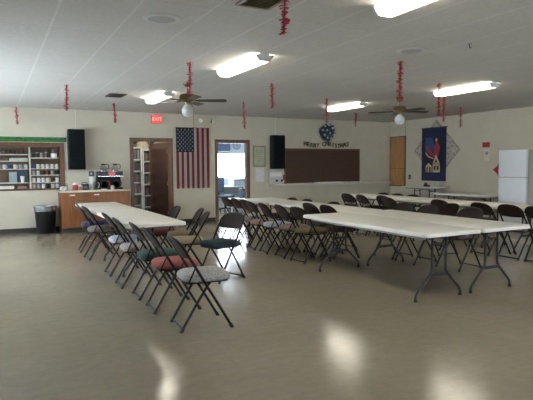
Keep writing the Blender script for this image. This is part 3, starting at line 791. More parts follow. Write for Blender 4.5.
for s in (-1, 1):
    b = B(); R = Matrix.Rotation(PI/2, 3, 'X') @ Matrix.Rotation(s*.35, 3, 'Y')
    lathe(b, [(0, -.03), (.03, -.03), (.055, .03), (.058, .045)], 20, (s*.165, -.03, .06), R)
    hd = obj('lamp_head', b, M_BEIGE, t)
    b = B(); lathe(b, [(0, .05), (.04, .046), (.056, .04)], 20, (s*.165, -.03, .06), R); obj('lens', b, mat('clear_lens', (.75, .75, .7), .15), hd)
    b = B(); tube(b, [(s*.11, 0, .05), (s*.165, -.02, .06)], .012, 8); obj('arm', b, M_BEIGE, hd)

# ------------------------------------------------------------------ flag
M_FR = mat('flag_red', (.27, .022, .03), .75, noise=40, amt=.1); M_FW = mat('flag_white', (.55, .52, .48), .75, noise=40, amt=.05); M_FB = mat('flag_blue', (.012, .018, .055), .75, noise=40, amt=.1)
fl = thing('hanging_flag', 'American flag hung vertically on the wall between the two doorways', 'flag', (4.475, YB-.02, .87))
FW_, FH_ = .87, 1.51
def fold(u, v): return -.008*math.sin(u*24)*(1-.5*v/FH_)-.006
b = B(); nu, nv = 52, 10
V = [[b.verts.new((-FW_/2+FW_*i/nu, fold(FW_*i/nu, FH_*j/nv), FH_*j/nv)) for j in range(nv+1)] for i in range(nu+1)]
for i in range(nu):
    for j in range(nv):
        f = b.faces.new((V[i][j], V[i+1][j], V[i+1][j+1], V[i][j+1])); f.material_index = 0 if (i//4) % 2 == 0 else 1
bmesh.ops.solidify(b, geom=b.faces[:], thickness=.003)
st = obj('stripes', b, [M_FR, M_FW], fl)
b = B(); cu_ = FW_*7/13; cz = FH_-.60
V = [[b.verts.new((-FW_/2+cu_*i/28, fold(cu_*i/28, cz+.60*j/6)-.006, cz+.60*j/6)) for j in range(7)] for i in range(29)]
for i in range(28):
    for j in range(6): b.faces.new((V[i][j], V[i+1][j], V[i+1][j+1], V[i][j+1]))
bmesh.ops.solidify(b, geom=b.faces[:], thickness=.003)
obj('canton', b, M_FB, fl)
b = B()
for r in range(11):
    for c in range(9):
        if (r+c) % 2: continue
        u = cu_*(c+1)/10; z = cz+.60*(r+1)/12
        pts = []
        for k in range(10):
            a = PI/2+k*PI/5; q = .021 if k % 2 == 0 else .0085
            pts.append((u+q*math.cos(a), z+q*math.sin(a)))
        y0 = fold(u, z)-.011
        prism(b, pts, lambda p, q, d: (-FW_/2+p, y0-d, q), 0, .002)
obj('stars', b, M_FW, fl, smooth=False)
b = B(); tube(b, [(-FW_/2-.01, -.006, FH_+.008), (FW_/2+.01, -.006, FH_+.008)], .009, 8); obj('rod', b, mat('flag_rod', (.16, .09, .05), .5), fl)

# ------------------------------------------------------------------ poster, paper, panel, serving hatch
t = thing('framed_certificate', 'framed greenish certificate on the wall right of the bright doorway', 'picture', (6.35, YB, 1.40))
b = B()
for a0, a1, c0, c1 in ((-.19, .19, 0, .03), (-.19, .19, .53, .56), (-.19, -.16, .03, .53), (.16, .19, .03, .53)): box2(b, (a0, -.022, c0), (a1, -.001, c1))
obj('frame', b, mat('olive_frame', (.20, .19, .11), .5), t, smooth=False)
b = B(); box2(b, (-.16, -.012, .03), (.16, -.002, .53)); obj('sheet', b, mat('olive_sheet', (.40, .39, .28), .6, amt=.1, noise=9), t, smooth=False)
b = B()
for k, w in enumerate((.10, .11, .07, .11, .10, .09)): box2(b, (-w, -.0135, .42-k*.05), (w, -.0118, .428-k*.05))
obj('print', b, mat('grey_print', (.20, .20, .15), .7), t, smooth=False)
t = thing('notice_sheet', 'white paper sheet pinned below the framed certificate', 'paper', (6.37, YB, 1.0))
b = B(); box2(b, (-.13, -.004, 0), (.13, -.001, .37)); obj('sheet', b, mat('bluish_paper', (.62, .63, .62), .8), t, smooth=False)
b = B(); ball(b, (0, -.006, .36), .008, 8); obj('pin', b, M_STEEL, t)
t = thing('wall_panel', 'white panel with two dark round sockets under the right-hand speaker', 'panel', (6.86, YB, .93))
b = B(); box2(b, (-.24, -.05, 0), (.24, -.001, .37), bevel=.008); obj('plate', b, mat('panel_grey', (.50, .50, .48), .5), t)
b = B(); box2(b, (-.2, -.053, .20), (.16, -.0495, .31)); obj('notice', b, M_PAPER, t, smooth=False)
for x in (.0, .155):
    b = B(); lathe(b, [(0, .0), (.033, 0), (.03, .016), (0, .016)], 16, (x, -.05, .085), Matrix.Rotation(PI/2, 3, 'X')); obj('socket', b, M_BLACK, t)
b = B(); box2(b, (.19, -.056, .1), (.238, -.0495, .24)); obj('red_card', b, mat('card_red', (.30, .03, .03), .6), t, smooth=False)
t = thing('serving_shutter', 'closed brown wooden shutter of the serving hatch in the back wall', 'shutter', (8.40, YB, .92))
b = B(); n = 4
for k in range(n): box2(b, (-1.24+2.48*k/n, -.022, .015), (-1.24+2.48*(k+1)/n-.002, -.002, .935))
obj('panel', b, M_SHUT, t, smooth=False)
b = B()
for a0, a1, c0, c1 in ((-1.285, -1.24, 0, .98), (1.24, 1.285, 0, .98), (-1.24, 1.24, .935, .98)): box2(b, (a0, -.035, c0), (a1, -.001, c1))
obj('frame', b, M_TRIM, t, smooth=False)
t = thing('serving_shelf', 'long pale serving ledge below the brown shutter', 'counter', (8.68, YB-.15, .80))
b = B(); box2(b, (-2.05, -.15, .075), (2.05, .149, .115), bevel=.008); obj('top', b, M_TOP, t)
b = B(); box2(b, (-2.03, -.10, .05), (2.03, .149, .075)); obj('apron', b, mat('ledge_apron', (.50, .48, .41), .6), t, smooth=False)
ZS = .916
simple_box('serving_tray', 'long white tray on the serving ledge below the shutter', 'tray', (8.05, YB-.24, ZS), (8.95, YB-.06, ZS+.035), M_WHITE, .01)
for i, (x, w) in enumerate(((9.10, .10), (9.28, .08), (9.43, .10), (9.60, .07))):
    simple_box('folded_napkin', 'small white folded napkin on the serving ledge, %s from the long tray' % ORD[i], 'napkin', (x-w/2, YB-.2, ZS), (x+w/2, YB-.09, ZS+.03), M_PAPER, .008)['group'] = 'napkins on the serving ledge'

# wreath above the hatch
wr = thing('christmas_wreath', 'dark round wreath with blue and white ornaments above the serving hatch', 'wreath', (8.50, YB-.05, 2.36))
rnd = random.Random(5)
b = B()
tube(b, [(.17*math.cos(a), 0, .17*math.sin(a)) for a in [k*2*PI/24 for k in range(24)]], .045, 8, closed=True)
for k in range(900):
    a = rnd.uniform(0, 2*PI); rr = rnd.uniform(.0, .25); c = Vector((rr*math.cos(a), rnd.uniform(-.05, .03), rr*math.sin(a)))
    d = Vector((rnd.uniform(-1, 1), rnd.uniform(-1, .3), rnd.uniform(-1, 1))).normalized()*.05
    w = d.cross(Vector((0, 1, 0.3))).normalized()*.008
    b.faces.new([b.verts.new(c-w), b.verts.new(c+w), b.verts.new(c+d)])
obj('greenery', b, mat('dark_needles', (.012, .025, .018), .6, amt=.4), wr, smooth=False)
M_ORB = mat('ornament_blue', (.06, .11, .22), .25, .1); M_ORW = mat('ornament_white', (.60, .62, .65), .3)
for k in range(22):
    a = k*2.4; rr = .03+.20*((k*7) % 22)/22
    b = B(); ball(b, (rr*math.cos(a), -.06, rr*math.sin(a)), .03, 10); obj('ornament', b, M_ORB, wr)
for (x, z) in ((.12, .12), (-.02, -.16), (-.16, .06), (.05, -.02), (-.09, .17), (.17, -.08), (-.10, -.08), (.02, .20), (-.04, .06), (.08, -.17), (.20, .03)):
    b = B(); ball(b, (x, -.075, z), .026, 10); obj('ornament', b, M_ORW, wr)
b = B()
for s in (-1, 1):
    tube(b, [(0, -.05, -.20), (s*.03, -.055, -.26), (s*.02, -.05, -.30)], [.012, .022, .006], 6)
obj('bow', b, M_ORB, wr)
# MERRY CHRISTMAS letters
wr.scale = (1.18, 1, 1.0)
ba = thing('letter_banner', 'hanging letter banner reading MERRY CHRISTMAS below the wreath', 'banner', (8.53, YB-.006, 1.925))
S = 'MERRY CHRISTMAS'; n = len(S); wid = 1.56
M_LET = mat('dark_gold_letters', (.10, .085, .02), .6); M_LETG = mat('dark_green_letters', (.012, .028, .010), .6)
def sag(u): return .085+.045*math.cos(u*2*2*PI/wid)*.6
pts = [(-wid/2+wid*k/40, -.002, sag(-wid/2+wid*k/40)+.055) for k in range(41)]
b = B(); tube(b, pts, .004, 6); obj('string', b, M_LETG, ba)
for i, ch in enumerate(S):
    if ch == ' ': continue
    u = -wid/2+wid*(i+.5)/n
    me = text_mesh(ch, .165, .006, .007); me.materials.clear(); me.materials.append(M_LETG if i % 2 else M_LET)
    o = bpy.data.objects.new('letter', me); link(o, ba); o.location = (u, -.006, sag(u)-.005); o.rotation_euler = (PI/2, 0, 0)

# ------------------------------------------------------------------ right wall
t = thing('wall_hatch', 'tall wooden hatch in two panels on the right wall by the corner', 'hatch', (XR-.001, 12.22, .78))
b = B(); box2(b, (-.02, -.345, 0), (0, .345, 1.50)); obj('frame', b, M_TRIM, t, smooth=False)
for z0, z1 in ((.03, .52), (.535, 1.47)):
    b = B(); box2(b, (-.042, -.315, z0), (-.019, .315, z1), bevel=.004, seg=1); p = obj('panel', b, M_HATCH, t, smooth=False)
    b = B(); ball(b, (-.052, -.27, (z0+z1)/2), .014, 8); obj('knob', b, M_STEEL, p)
t = thing('switch_plate', 'dark light switch on the right wall between hatch and quilt', 'switch', (XR-.001, 11.70, 1.0))
b = B(); box2(b, (-.014, -.045, 0), (0, .045, .13), bevel=.004); obj('plate', b, mat('brown_plate', (.06, .045, .03), .4), t)
b = B(); box2(b, (-.022, -.008, .05), (-.0135, .008, .08)); obj('toggle', b, M_BEIGE, t, smooth=False)

def fr_(yc, x=XR): return lambda u, v, d: (x-d, yc-u, v)
def wmesh(polys, yc, d0, d1):
    b = B()
    for p in polys: prism(b, p, lambda u, v, d: (-d, -u, v), d0, d1)
    return b
# quilt (diamond)
q = thing('hanging_quilt', 'pale patchwork quilt hung as a diamond behind the blue banner', 'quilt', (XR-.001, 10.67, 1.82))
R = .84
b = wmesh([[(-R, 0), (0, R), (R, 0), (0, -R)]], 0, .004, .012); obj('border', b, mat('quilt_border', (.28, .24, .215), .9, noise=30, amt=.3), q, smooth=False)
r = .80
b = wmesh([[(-r, 0), (0, r), (r, 0), (0, -r)]], 0, .013, .017); obj('field', b, pattern_fabric('quilt_field', (.22, .17, .15), (.46, .41, .36), 22), q, smooth=False)
pl = []; k = 5
for i in range(k):
    for j in range(k):
        if (i+j) % 2: continue
        s = r/k
        cu = (i-j)*s; cv = (i+j-k+1)*s
        pl.append([(cu-s*.45, cv), (cu, cv+s*.45), (cu+s*.45, cv), (cu, cv-s*.45)])
b = wmesh(pl, 0, .018, .021); obj('patch', b, mat('quilt_patch', (.45, .40, .37), .9, noise=20, amt=.3), q, smooth=False)
# banner
bn = thing('hanging_banner', 'dark blue cloth banner with a stable scene hanging over the diamond quilt', 'banner', (XR-.03, 10.74, .97))
W2 = .45; BH = 1.46
b = wmesh([[(-W2, 0), (W2, 0), (W2, BH), (-W2, BH)]], 0, 0, .008); obj('cloth', b, mat('banner_navy', (.012, .017, .055), .9, noise=40, amt=.15), bn, smooth=False)
b = B(); tube(b, [(-.004, -W2-.03, BH+.012), (-.004, W2+.03, BH+.012)], .012, 8); obj('rod', b, mat('banner_rod', (.02, .02, .035), .5), bn)
b = wmesh([[(-.32, .22), (.32, .22), (.32, 1.22), (-.32, 1.22)]], 0, .009, .011); obj('night_sky', b, mat('banner_black', (.012, .012, .022), .85), bn, smooth=False)
b = wmesh([[(-.31, .80), (-.1, .72), (.05, .95), (-.05, 1.2), (-.31, 1.2)]], 0, .0115, .013); obj('blue_cloud', b, mat('banner_blue', (.03, .06, .17), .85), bn, smooth=False)
arc = []
for k in range(13):
    a = PI+k*PI*.62/12; arc.append((.06+.34*math.cos(a), .98+.32*math.sin(a)))
for k in range(12, -1, -1):
    a = PI+k*PI*.62/12; arc.append((.06+.25*math.cos(a), .99+.22*math.sin(a)))
b = wmesh([arc, [(-.02, .68), (.20, .74), (.24, .95), (.13, 1.10), (.02, .95)]], 0, .0135, .0155); obj('red_robe', b, mat('banner_red', (.28, .035, .05), .85), bn, smooth=False)
b = wmesh([[(.06, 1.10), (.11, 1.08), (.15, 1.12), (.13, 1.18), (.08, 1.17)], [(-.30, .76), (-.20, .66), (0, .60), (.02, .63), (-.18, .70), (-.28, .80)]], 0, .016, .018); obj('pale_figure', b, mat('banner_skin', (.42, .32, .26), .85), bn, smooth=False)
b = wmesh([[(-.02, .48), (.10, .74), (.24, .48)], [(-.02, .24), (.24, .24), (.24, .46), (-.02, .46)], [(-.28, .24), (-.06, .24), (-.06, .42), (-.17, .50), (-.28, .42)]], 0, .016, .018)
obj('stable', b, mat('banner_cream', (.48, .40, .26), .85, noise=25, amt=.25), bn, smooth=False)
for p in ([(.05, .51), (.10, .62), (.16, .51)], [(.02, .30), (.09, .30), (.09, .42), (.02, .42)], [(.13, .30), (.20, .30), (.20, .42), (.13, .42)], [(-.25, .24), (-.20, .24), (-.20, .39), (-.25, .39)], [(-.15, .24), (-.09, .24), (-.09, .39), (-.15, .39)]):
    obj('opening', wmesh([p], 0, .0185, .0195), mat('banner_brown', (.06, .03, .02), .85), bn, smooth=False)
# red sign, card, star
t = thing('fire_sign', 'red wall sign above a small white card on the right wall', 'sign', (XR-.001, 9.03, 1.84))
b = B(); box2(b, (-.006, -.11, 0), (0, .11, .13)); obj('plate', b, mat('sign_red', (.36, .02, .03), .4), t, smooth=False)
b = B(); [box2(b, (-.0075, -.09, z), (-.0055, .09, z+.012)) for z in (.045, .085)]; obj('print', b, mat('sign_dark', (.12, .01, .015), .5), t, smooth=False)
t = thing('notice_card', 'small white card with grey spot below the red wall sign', 'card', (XR-.001, 9.0, 1.50))
b = B(); box2(b, (-.004, -.07, 0), (0, .07, .30)); obj('card', b, mat('card_cream', (.60, .57, .50), .8), t, smooth=False)
b = B(); lathe(b, [(0, 0), (.045, 0), (.045, .002), (0, .002)], 16, (-.004, 0, .2), Matrix.Rotation(-PI/2, 3, 'Y')); obj('spot', b, mat('spot_grey', (.28, .24, .30), .7), t)
b = B(); pts = []
for k in range(8):
    a = k*PI/4; rr = .19 if k % 2 == 0 else .11; pts.append((rr*math.cos(a), rr*math.sin(a)))
t = thing('red_ornament', 'red star ornament on the wall half hidden behind the refrigerator', 'ornament', (XR-.001, 8.62, 1.29))
b = wmesh([pts], 0, 0, .015); obj('star', b, mat('felt_red', (.30, .02, .025), .8), t, smooth=False)
b = B(); ball(b, (-.018, 0, 0), .025, 10); obj('center', b, mat('gold_ball', (.4, .25, .06), .3, .8), t)

# refrigerator
t = thing('refrigerator', 'white two door refrigerator against the right wall', 'refrigerator', (10.50, 7.71, 0))
M_FRI = mat('fridge_white', (.66, .69, .73), .35, noise=4, amt=.02); M_FRI_SHADE = mat('fridge_white_shaded', (.36, .35, .32), .5, noise=80, amt=.05)  # body takes a darker colour that stands in for shade on its side
b = B(); box2(b, (-.31, -.345, .03), (.345, .345, 1.735), bevel=.008); obj('body', b, M_FRI_SHADE, t)
for nm, z0, z1 in (('door', .09, 1.125), ('door', 1.14, 1.735)):
    b = B(); box2(b, (-.385, -.347, z0), (-.312, .347, z1), bevel=.014, seg=3); d = obj(nm, b, M_FRI, t)
    b = B(); a0, a1 = (z1-.50, z1-.03) if z0 < .5 else (z0+.03, z0+.38)
    tube(b, [(-.384, .30, a0), (-.42, .30, a0+.03), (-.42, .30, a1-.03), (-.384, .30, a1)], .011, 8); obj('handle', b, M_FRI, d)
b = B(); box2(b, (-.36, -.33, .005), (-.29, .33, .085)); obj('grille', b, M_BLACK, t, smooth=False)
for sx, sy in ((-.25, -.28), (-.25, .28), (.28, -.28), (.28, .28)):
    b = B(); tube(b, [(sx, sy, 0), (sx, sy, .031)], .02, 10); obj('foot', b, M_RUBBER, t)

# things on the table under the quilt
t = thing('tape_dispenser', 'small dark object on the table below the blue banner', 'dispenser', (10.40, 10.55, .831))
b = B(); box2(b, (-.04, -.09, 0), (.04, .09, .04), bevel=.01); obj('base', b, M_BLACK, t)
b = B(); lathe(b, [(.02, -.02), (.045, -.02), (.045, .02), (.02, .02)], 16, (0, .03, .06), Matrix.Rotation(PI/2, 3, 'Y')); obj('roll', b, mat('dark_tape', (.04, .04, .05), .4), t)
simple_box('storage_box', 'pale green box at the near end of the table under the quilt', 'box', (10.40, 10.12, .831), (10.58, 10.30, .94), mat('pale_green_box', (.40, .42, .34), .6), .01)

# ------------------------------------------------------------------ ceiling things
M_LENS = mat('lit_lens', (.9, .9, .88), .4, emit=(1.0, .93, .78), estr=13.5)
M_FIX = mat('fixture_white', (.62, .62, .60), .45)
def fixture(x, y, label, L=1.20, W=.21):
    t = thing('ceiling_light', label, 'ceiling light', (x, y, H), 0, 'fluorescent ceiling lights')
    b = B(); box2(b, (-.06, -L/2, -.03), (.06, L/2, -.001)); obj('housing', b, M_FIX, t, smooth=False)
    prof = [(-W/2, -.02), (-W/2+.01, -.05), (-W/2+.045, -.085), (W/2-.045, -.085), (W/2-.01, -.05), (W/2, -.02), (W/2-.01, -.015), (-W/2+.01, -.015)]
    b = B(); prism(b, prof, lambda u, v, d: (u, d, v), -L/2+.02, L/2-.02); obj('diffuser', b, M_LENS, t, ang=50)
    for s in (-1, 1):
        b = B(); prism(b, [(u*1.03, v*1.03+.001) for u, v in prof], lambda u, v, d: (u, d, v), s*(L/2-.02), s*(L/2+.015)); obj('end_cap', b, mat('end_cap_grey', (.55, .55, .53), .5), t, smooth=False)
for x, y, lab in ((2.74, 9.45, 'lit fluorescent ceiling light near the exit sign, by the left fan'),
                  (2.82, 6.02, 'lit fluorescent ceiling light over the middle of the left table'),
                  (2.86, 2.80, 'lit fluorescent ceiling light at the top edge of the picture'),
                  (6.80, 9.30, 'lit fluorescent ceiling light in front of the serving hatch'),
                  (7.05, 6.32, 'lit fluorescent ceiling light over the right table row'),
                  (6.95, 2.90, 'lit fluorescent ceiling light beyond the right picture edge')):
    fixture(x, y, lab)

M_BRASS = mat('antique_brass', (.16, .11, .05), .35, .8); M_BLADE = wood('fan_blade_wood', (.05, .03, .02), (.09, .055, .035), axis=0)
def fan(x, y, rot, label):
    t = thing('ceiling_fan', label, 'ceiling fan', (x, y, H), 0, 'ceiling fans')
    b = B(); lathe(b, [(0, 0), (.07, 0), (.065, -.03), (.03, -.06), (0, -.06)], 20); obj('canopy', b, M_BRASS, t)
    b = B(); tube(b, [(0, 0, -.05), (0, 0, -.17)], .012, 8); obj('downrod', b, M_BRASS, t)
    b = B(); lathe(b, [(0, -.155), (.04, -.16), (.11, -.18), (.13, -.21), (.13, -.255), (.10, -.285), (.05, -.30), (.045, -.335), (0, -.335)], 28); obj('motor', b, M_BRASS, t)
    for k in range(5):
        a = rot+k*2*PI/5
        R = Matrix.Rotation(a, 3, 'Z') @ Matrix.Rotation(-.22, 3, 'X')
        b = B()
        ol = [(.16, -.045), (.56, -.065), (.60, -.05), (.61, 0), (.60, .05), (.56, .065), (.16, .045)]
        prism(b, ol, lambda u, v, d: tuple(R @ Vector((u, v, d))+Vector((0, 0, -.27))), -.003, .004)
        bl = obj('blade', b, M_BLADE, t, smooth=False)
        b = B(); c = Matrix.Rotation(a, 3, 'Z')
        tube(b, [tuple(c @ Vector((.10, 0, -.262))), tuple(c @ Vector((.20, 0, -.275)))], .012, 6); obj('bracket', b, M_BRASS, bl)
    b = B(); lathe(b, [(.035, -.33), (.045, -.34), (.085, -.385), (.098, -.43), (.085, -.48), (.05, -.512), (0, -.523)], 24); obj('globe', b, mat('opal_glass', (.52, .55, .52), .35), t)
    b = B(); tube(b, [(.05, -.03, -.325), (.052, -.11, -.4), (.052, -.112, -.68)], .0025, 5); ball(b, (.052, -.112, -.685), .008, 8); obj('pull_chain', b, M_BRASS, t)
fan(2.73, 7.86, -.40, 'brass ceiling fan with white globe over the left table row')
fan(6.97, 7.80, -.24, 'brass ceiling fan with white globe near the right wall corner')

# red tinsel strands
M_TIN = mat('red_foil', (.40, .012, .028), .35, .1, noise=60, amt=.4)
def tinsel(x, y, L, label, seed):
    rnd = random.Random(seed); b = B()
    tw = rnd.uniform(-.02, .02)
    tube(b, [(0, 0, -.001), (tw*.4, 0, -L*.4), (tw, 0, -L)], .007, 6)
    n = int(L*330)
    for k in range(n):
        z = -L*(k+.5)/n; a = k*2.4; r = .044*(.8+.3*math.sin(z*55+seed))
        c = Vector((tw*(-z/L), 0, z)); d = Vector((math.cos(a)*r, math.sin(a)*r, rnd.uniform(-.02, .02)))
        w = Vector((-math.sin(a), math.cos(a), rnd.uniform(-.5, .5)))*.009
        b.faces.new([b.verts.new(c-w), b.verts.new(c+w), b.verts.new(c+d+w), b.verts.new(c+d-w)])
    o = obj('tinsel_strand', b, M_TIN, loc=(x, y, H-.001), smooth=False)
    return tag(o, label, 'tinsel', 'red tinsel strands hanging from the ceiling')
for i, (x, y, L, lab) in enumerate((
    (.49, 12.45, 0.37, 'red tinsel strand hanging at far left over the mug cupboard'),
    (1.07, 8.76, 0.41, 'red tinsel strand hanging left of the left speaker, longest on that side'),
    (2.24, 10.99, 0.39, 'red tinsel strand hanging between the left speaker and exit sign'),
    (2.21, 6.25, 0.40, 'red tinsel strand hanging beside the left ceiling fan'),
    (2.04, 3.58, 0.27, 'red tinsel strand hanging nearest the camera at the top edge'),
    (3.93, 7.32, 0.38, 'red tinsel strand hanging in the middle of the room, before the certificate'),
    (4.51, 9.60, 0.53, 'red tinsel strand hanging in front of the bright doorway'),
    (5.77, 8.51, 0.47, 'red tinsel strand hanging at the left end of the light before the hatch'),
    (8.12, 10.68, .32, 'short red tinsel strand hanging right of the wreath'),
    (4.55, 5.09, 0.50, 'red tinsel strand hanging in front of the right ceiling fan'),
    (6.34, 6.19, 0.51, 'red tinsel strand hanging at the left end of the right ceiling light'),
    (7.64, 7.33, 0.48, 'red tinsel strand hanging before the top of the diamond quilt'),
    (9.47, 8.58, 0.46, 'red tinsel strand hanging farthest right along the right wall'))):
    tinsel(x, y, L, lab, i)

def vent(x, y, w, l, label, m):
    t = thing('ceiling_vent', label, 'vent', (x, y, H), 0, 'ceiling vents')
    b = B()
    for a0, a1, c0, c1 in ((-w/2, w/2, -l/2, -l/2+.03), (-w/2, w/2, l/2-.03, l/2), (-w/2, -w/2+.03, -l/2+.03, l/2-.03), (w/2-.03, w/2, -l/2+.03, l/2-.03)): box2(b, (a0, c0, -.015), (a1, c1, -.001))
    obj('frame', b, m, t, smooth=False)
    b = B(); box2(b, (-w/2+.03, -l/2+.03, -.003), (w/2-.03, l/2-.03, -.001)); obj('backing', b, M_BLACK, t, smooth=False)
    b = B(); k = 7
    for i in range(k):
        yy = -l/2+.03+(l-.06)*(i+.5)/k; box(b, (0, yy, -.009), (w-.062, .014, .002), Matrix.Rotation(.6, 3, 'X'))
    obj('slats', b, m, t, smooth=False)
M_VENTD = mat('vent_dark', (.08, .075, .07), .5); M_VENTB = mat('vent_brass', (.22, .17, .09), .4, .4)
vent(2.02, 9.72, .30, .46, 'dark rectangular vent in the ceiling above the left wall speaker', M_VENTD)
vent(1.90, 3.72, .30, .30, 'brass coloured vent in the ceiling at the top edge of the picture', M_VENTB)
for x, y, lab in ((1.35, 4.53, 'round white ceiling speaker at upper left'), (4.23, 4.55, 'round white ceiling speaker left of the small hook')):
    t = thing('ceiling_speaker', lab, 'ceiling speaker', (x, y, H), 0, 'round ceiling speakers')
    b = B(); lathe(b, [(.12, -.001), (.165, -.001), (.165, -.006), (.12, -.014)], 32); obj('rim', b, M_FIX, t)
    b = B(); lathe(b, [(.12, -.010), (.06, -.013), (0, -.014)], 32); obj('grille', b, mat('speaker_mesh', (.42, .42, .41), .6, noise=200, amt=.3), t)
t = thing('ceiling_hook', 'small dark hook in the ceiling at upper right', 'hook', (4.55, 4.02, H))
b = B(); lathe(b, [(0, -.001), (.022, -.001), (.018, -.012), (0, -.012)], 14); obj('base', b, M_METAL, t)
b = B(); tube(b, [(0, 0, -.01), (0, 0, -.035), (.012, 0, -.05), (.02, 0, -.04)], .005, 6); obj('hook', b, M_BLACK, t)

# ------------------------------------------------------------------ book room
M_BC = mat('bookcase_white', (.60, .61, .60), .5)
BK = [(.03, .035, .05), (.06, .03, .025), (.10, .09, .08), (.02, .03, .06), (.14, .12, .10), (.03, .05, .04), (.20, .18, .16)]
BM = [mat('book_%s' % 'abcdefg'[i], c, .6) for i, c in enumerate(BK)]
BN = ['dark navy', 'maroon', 'grey brown', 'dark blue', 'taupe', 'dark green', 'pale grey']
bookp = None
def bookcase(x0, x1, yf, shelves, ztop, label, bx0, bx1, side):
    global bookp
    d = .28
    t = thing('bookcase', label, 'bookcase', ((x0+x1)/2, yf+d/2, 0), 0, 'white bookcases in the book room')
    w = x1-x0
    b = B(); box2(b, (-w/2, -d/2, 0), (-w/2+.025, d/2, ztop)); box2(b, (w/2-.025, -d/2, 0), (w/2, d/2, ztop)); box2(b, (-w/2+.025, -d/2, ztop-.025), (w/2-.025, d/2, ztop)); obj('body', b, M_BC, t, smooth=False)
    b = B(); box2(b, (-w/2+.025, d/2-.01, .01), (w/2-.025, d/2, ztop-.025)); obj('back_panel', b, mat('bookcase_back', (.30, .30, .29), .6), t, smooth=False)
    for k, z in enumerate(shelves):
        b = B(); box2(b, (-w/2+.025, -d/2, z-.025), (w/2-.025, d/2-.01, z)); obj('shelf', b, M_BC, t, smooth=False)
        x = bx0; i = 0
        rnd = random.Random(int(x0*100)+k)
        while x < bx1-.05 and i < 10:
            wd = rnd.uniform(.032, .05); h = rnd.uniform(.19, .255); ci = rnd.randrange(7)
            if bookp is None:
                b = B(); box2(b, (-.5, -.08, 0), (.5, .08, 1), bevel=.03, seg=1); o = obj('book', b, BM[0], smooth=False); bookp = o
            else: o = bookp.copy(); COL.objects.link(o)
            o.scale = (wd*.96, 1, h); o.location = (x+wd/2, yf+.10, z+.001)
            setmat(o, BM[ci])
            tag(o, '%s book, %s from the left on the %s shelf up of the %s bookcase' % (BN[ci], ORD[i], ORD[k], side), 'book', 'books in the %s white bookcase' % side)
            x += wd; i += 1
    return t
SA = [.10, .42, .72, 1.02, 1.32, 1.62]
bookcase(2.62, 3.475, 13.70, SA, 1.93, 'white bookcase just left of the open brown door leaf, seen through the doorway', 3.20, 3.44, 'left')
bookcase(3.50, 4.40, 13.70, [z-.05 for z in SA], 1.87, 'white bookcase partly behind the open brown door leaf', 3.54, 3.80, 'right')
M_LEAFG = mat('plant_green', (.02, .045, .018), .6, amt=.4)
for i, (x, z, lab) in enumerate(((3.33, 1.931, 'potted green plant on top of the left white bookcase'), (3.76, 1.871, 'potted green plant on top of the right white bookcase'))):
    t = thing('potted_plant', lab, 'plant', (x, 13.84, z)); rnd = random.Random(i)
    b = B(); lathe(b, [(0, 0), (.05, 0), (.065, .09), (.058, .09), (.05, .02), (0, .02)], 16); obj('pot', b, mat('pot_dark', (.10, .07, .05), .6), t)
    b = B()
    for k in range(70):
        a = rnd.uniform(0, 2*PI); l = rnd.uniform(.10, .20); up = rnd.uniform(-.04, .22)
        p = Vector((0, 0, .08)); q = Vector((math.cos(a)*l*.9, math.sin(a)*l*.55, .08+up)); w = Vector((-math.sin(a), math.cos(a), 0))*.014; m_ = (p+q)/2+Vector((0, 0, .02))
        b.faces.new([b.verts.new(p), b.verts.new(m_-w), b.verts.new(q), b.verts.new(m_+w)])
    obj('foliage', b, M_LEAFG, t, smooth=False)

# ------------------------------------------------------------------ room behind the bright doorway
M_DESK = mat('desk_grey', (.50, .55, .62), .4); M_BLUEF = mat('office_blue', (.07, .10, .17), .7)
t = thing('office_desk', 'grey blue desk under the bright window seen through the doorway', 'desk', (7.15, 15.9, 0))
b = B(); box2(b, (-1.0, -.35, .72), (1.0, .35, .76), bevel=.006); obj('top', b, M_DESK, t)
for s in (-1, 1):
    b = B(); box2(b, (s*.97-.02, -.33, 0), (s*.97+.02, .33, .72)); obj('leg', b, M_DESK, t, smooth=False)
b = B(); box2(b, (-.95, .30, .25), (.95, .32, .72)); obj('modesty_panel', b, M_DESK, t, smooth=False)
t = thing('copier', 'pale blue grey machine on the desk before the bright window', 'copier', (7.35, 15.95, .761))
b = B(); box2(b, (-.35, -.25, 0), (.35, .25, .18), bevel=.02); obj('body', b, mat('copier_body', (.36, .40, .46), .5), t)
b = B(); box2(b, (-.36, -.26, .182), (.36, .26, .235), bevel=.015); obj('lid', b, mat('copier_lid', (.22, .26, .32), .5), t)
t = thing('office_chair', 'dark blue office chair at the left side of the bright doorway', 'chair', (6.42, 15.1, 0), .5)
b = B(); box2(b, (-.23, -.23, .44), (.23, .23, .52), bevel=.04, seg=3); obj('seat', b, M_BLUEF, t)
b = B(); box2(b, (-.22, .19, .60), (.22, .26, 1.08), bevel=.03, seg=3); obj('backrest', b, M_BLUEF, t)
b = B(); tube(b, [(0, 0, .09), (0, 0, .45)], .03, 10); tube(b, [(0, .1, .46), (0, .25, .5), (0, .25, .66)], .02, 8); obj('post', b, M_BLACK, t)
for k in range(5):
    a = k*2*PI/5
    b = B(); tube(b, [(0, 0, .10), (.28*math.cos(a), .28*math.sin(a), .07)], .018, 8); lg = obj('leg', b, M_BLACK, t)
    b = B(); ball(b, (.28*math.cos(a), .28*math.sin(a), .028), .028, 10); obj('caster', b, M_BLACK, lg)
t = thing('waste_bin', 'small dark bin with lid on a low stand beyond the bright doorway', 'bin', (6.72, 14.45, .45))
b = B(); lathe(b, [(0, 0), (.10, 0), (.12, .24), (0, .24)], 18); obj('body', b, M_BLUEF, t)
b = B(); lathe(b, [(0, .24), (.125, .24), (.10, .28), (.02, .30), (.02, .33), (0, .33)], 18); obj('lid', b, M_BLACK, t)
t = thing('low_stand', 'pale low stand carrying the dark bin beyond the bright doorway', 'stand', (6.78, 14.45, 0))
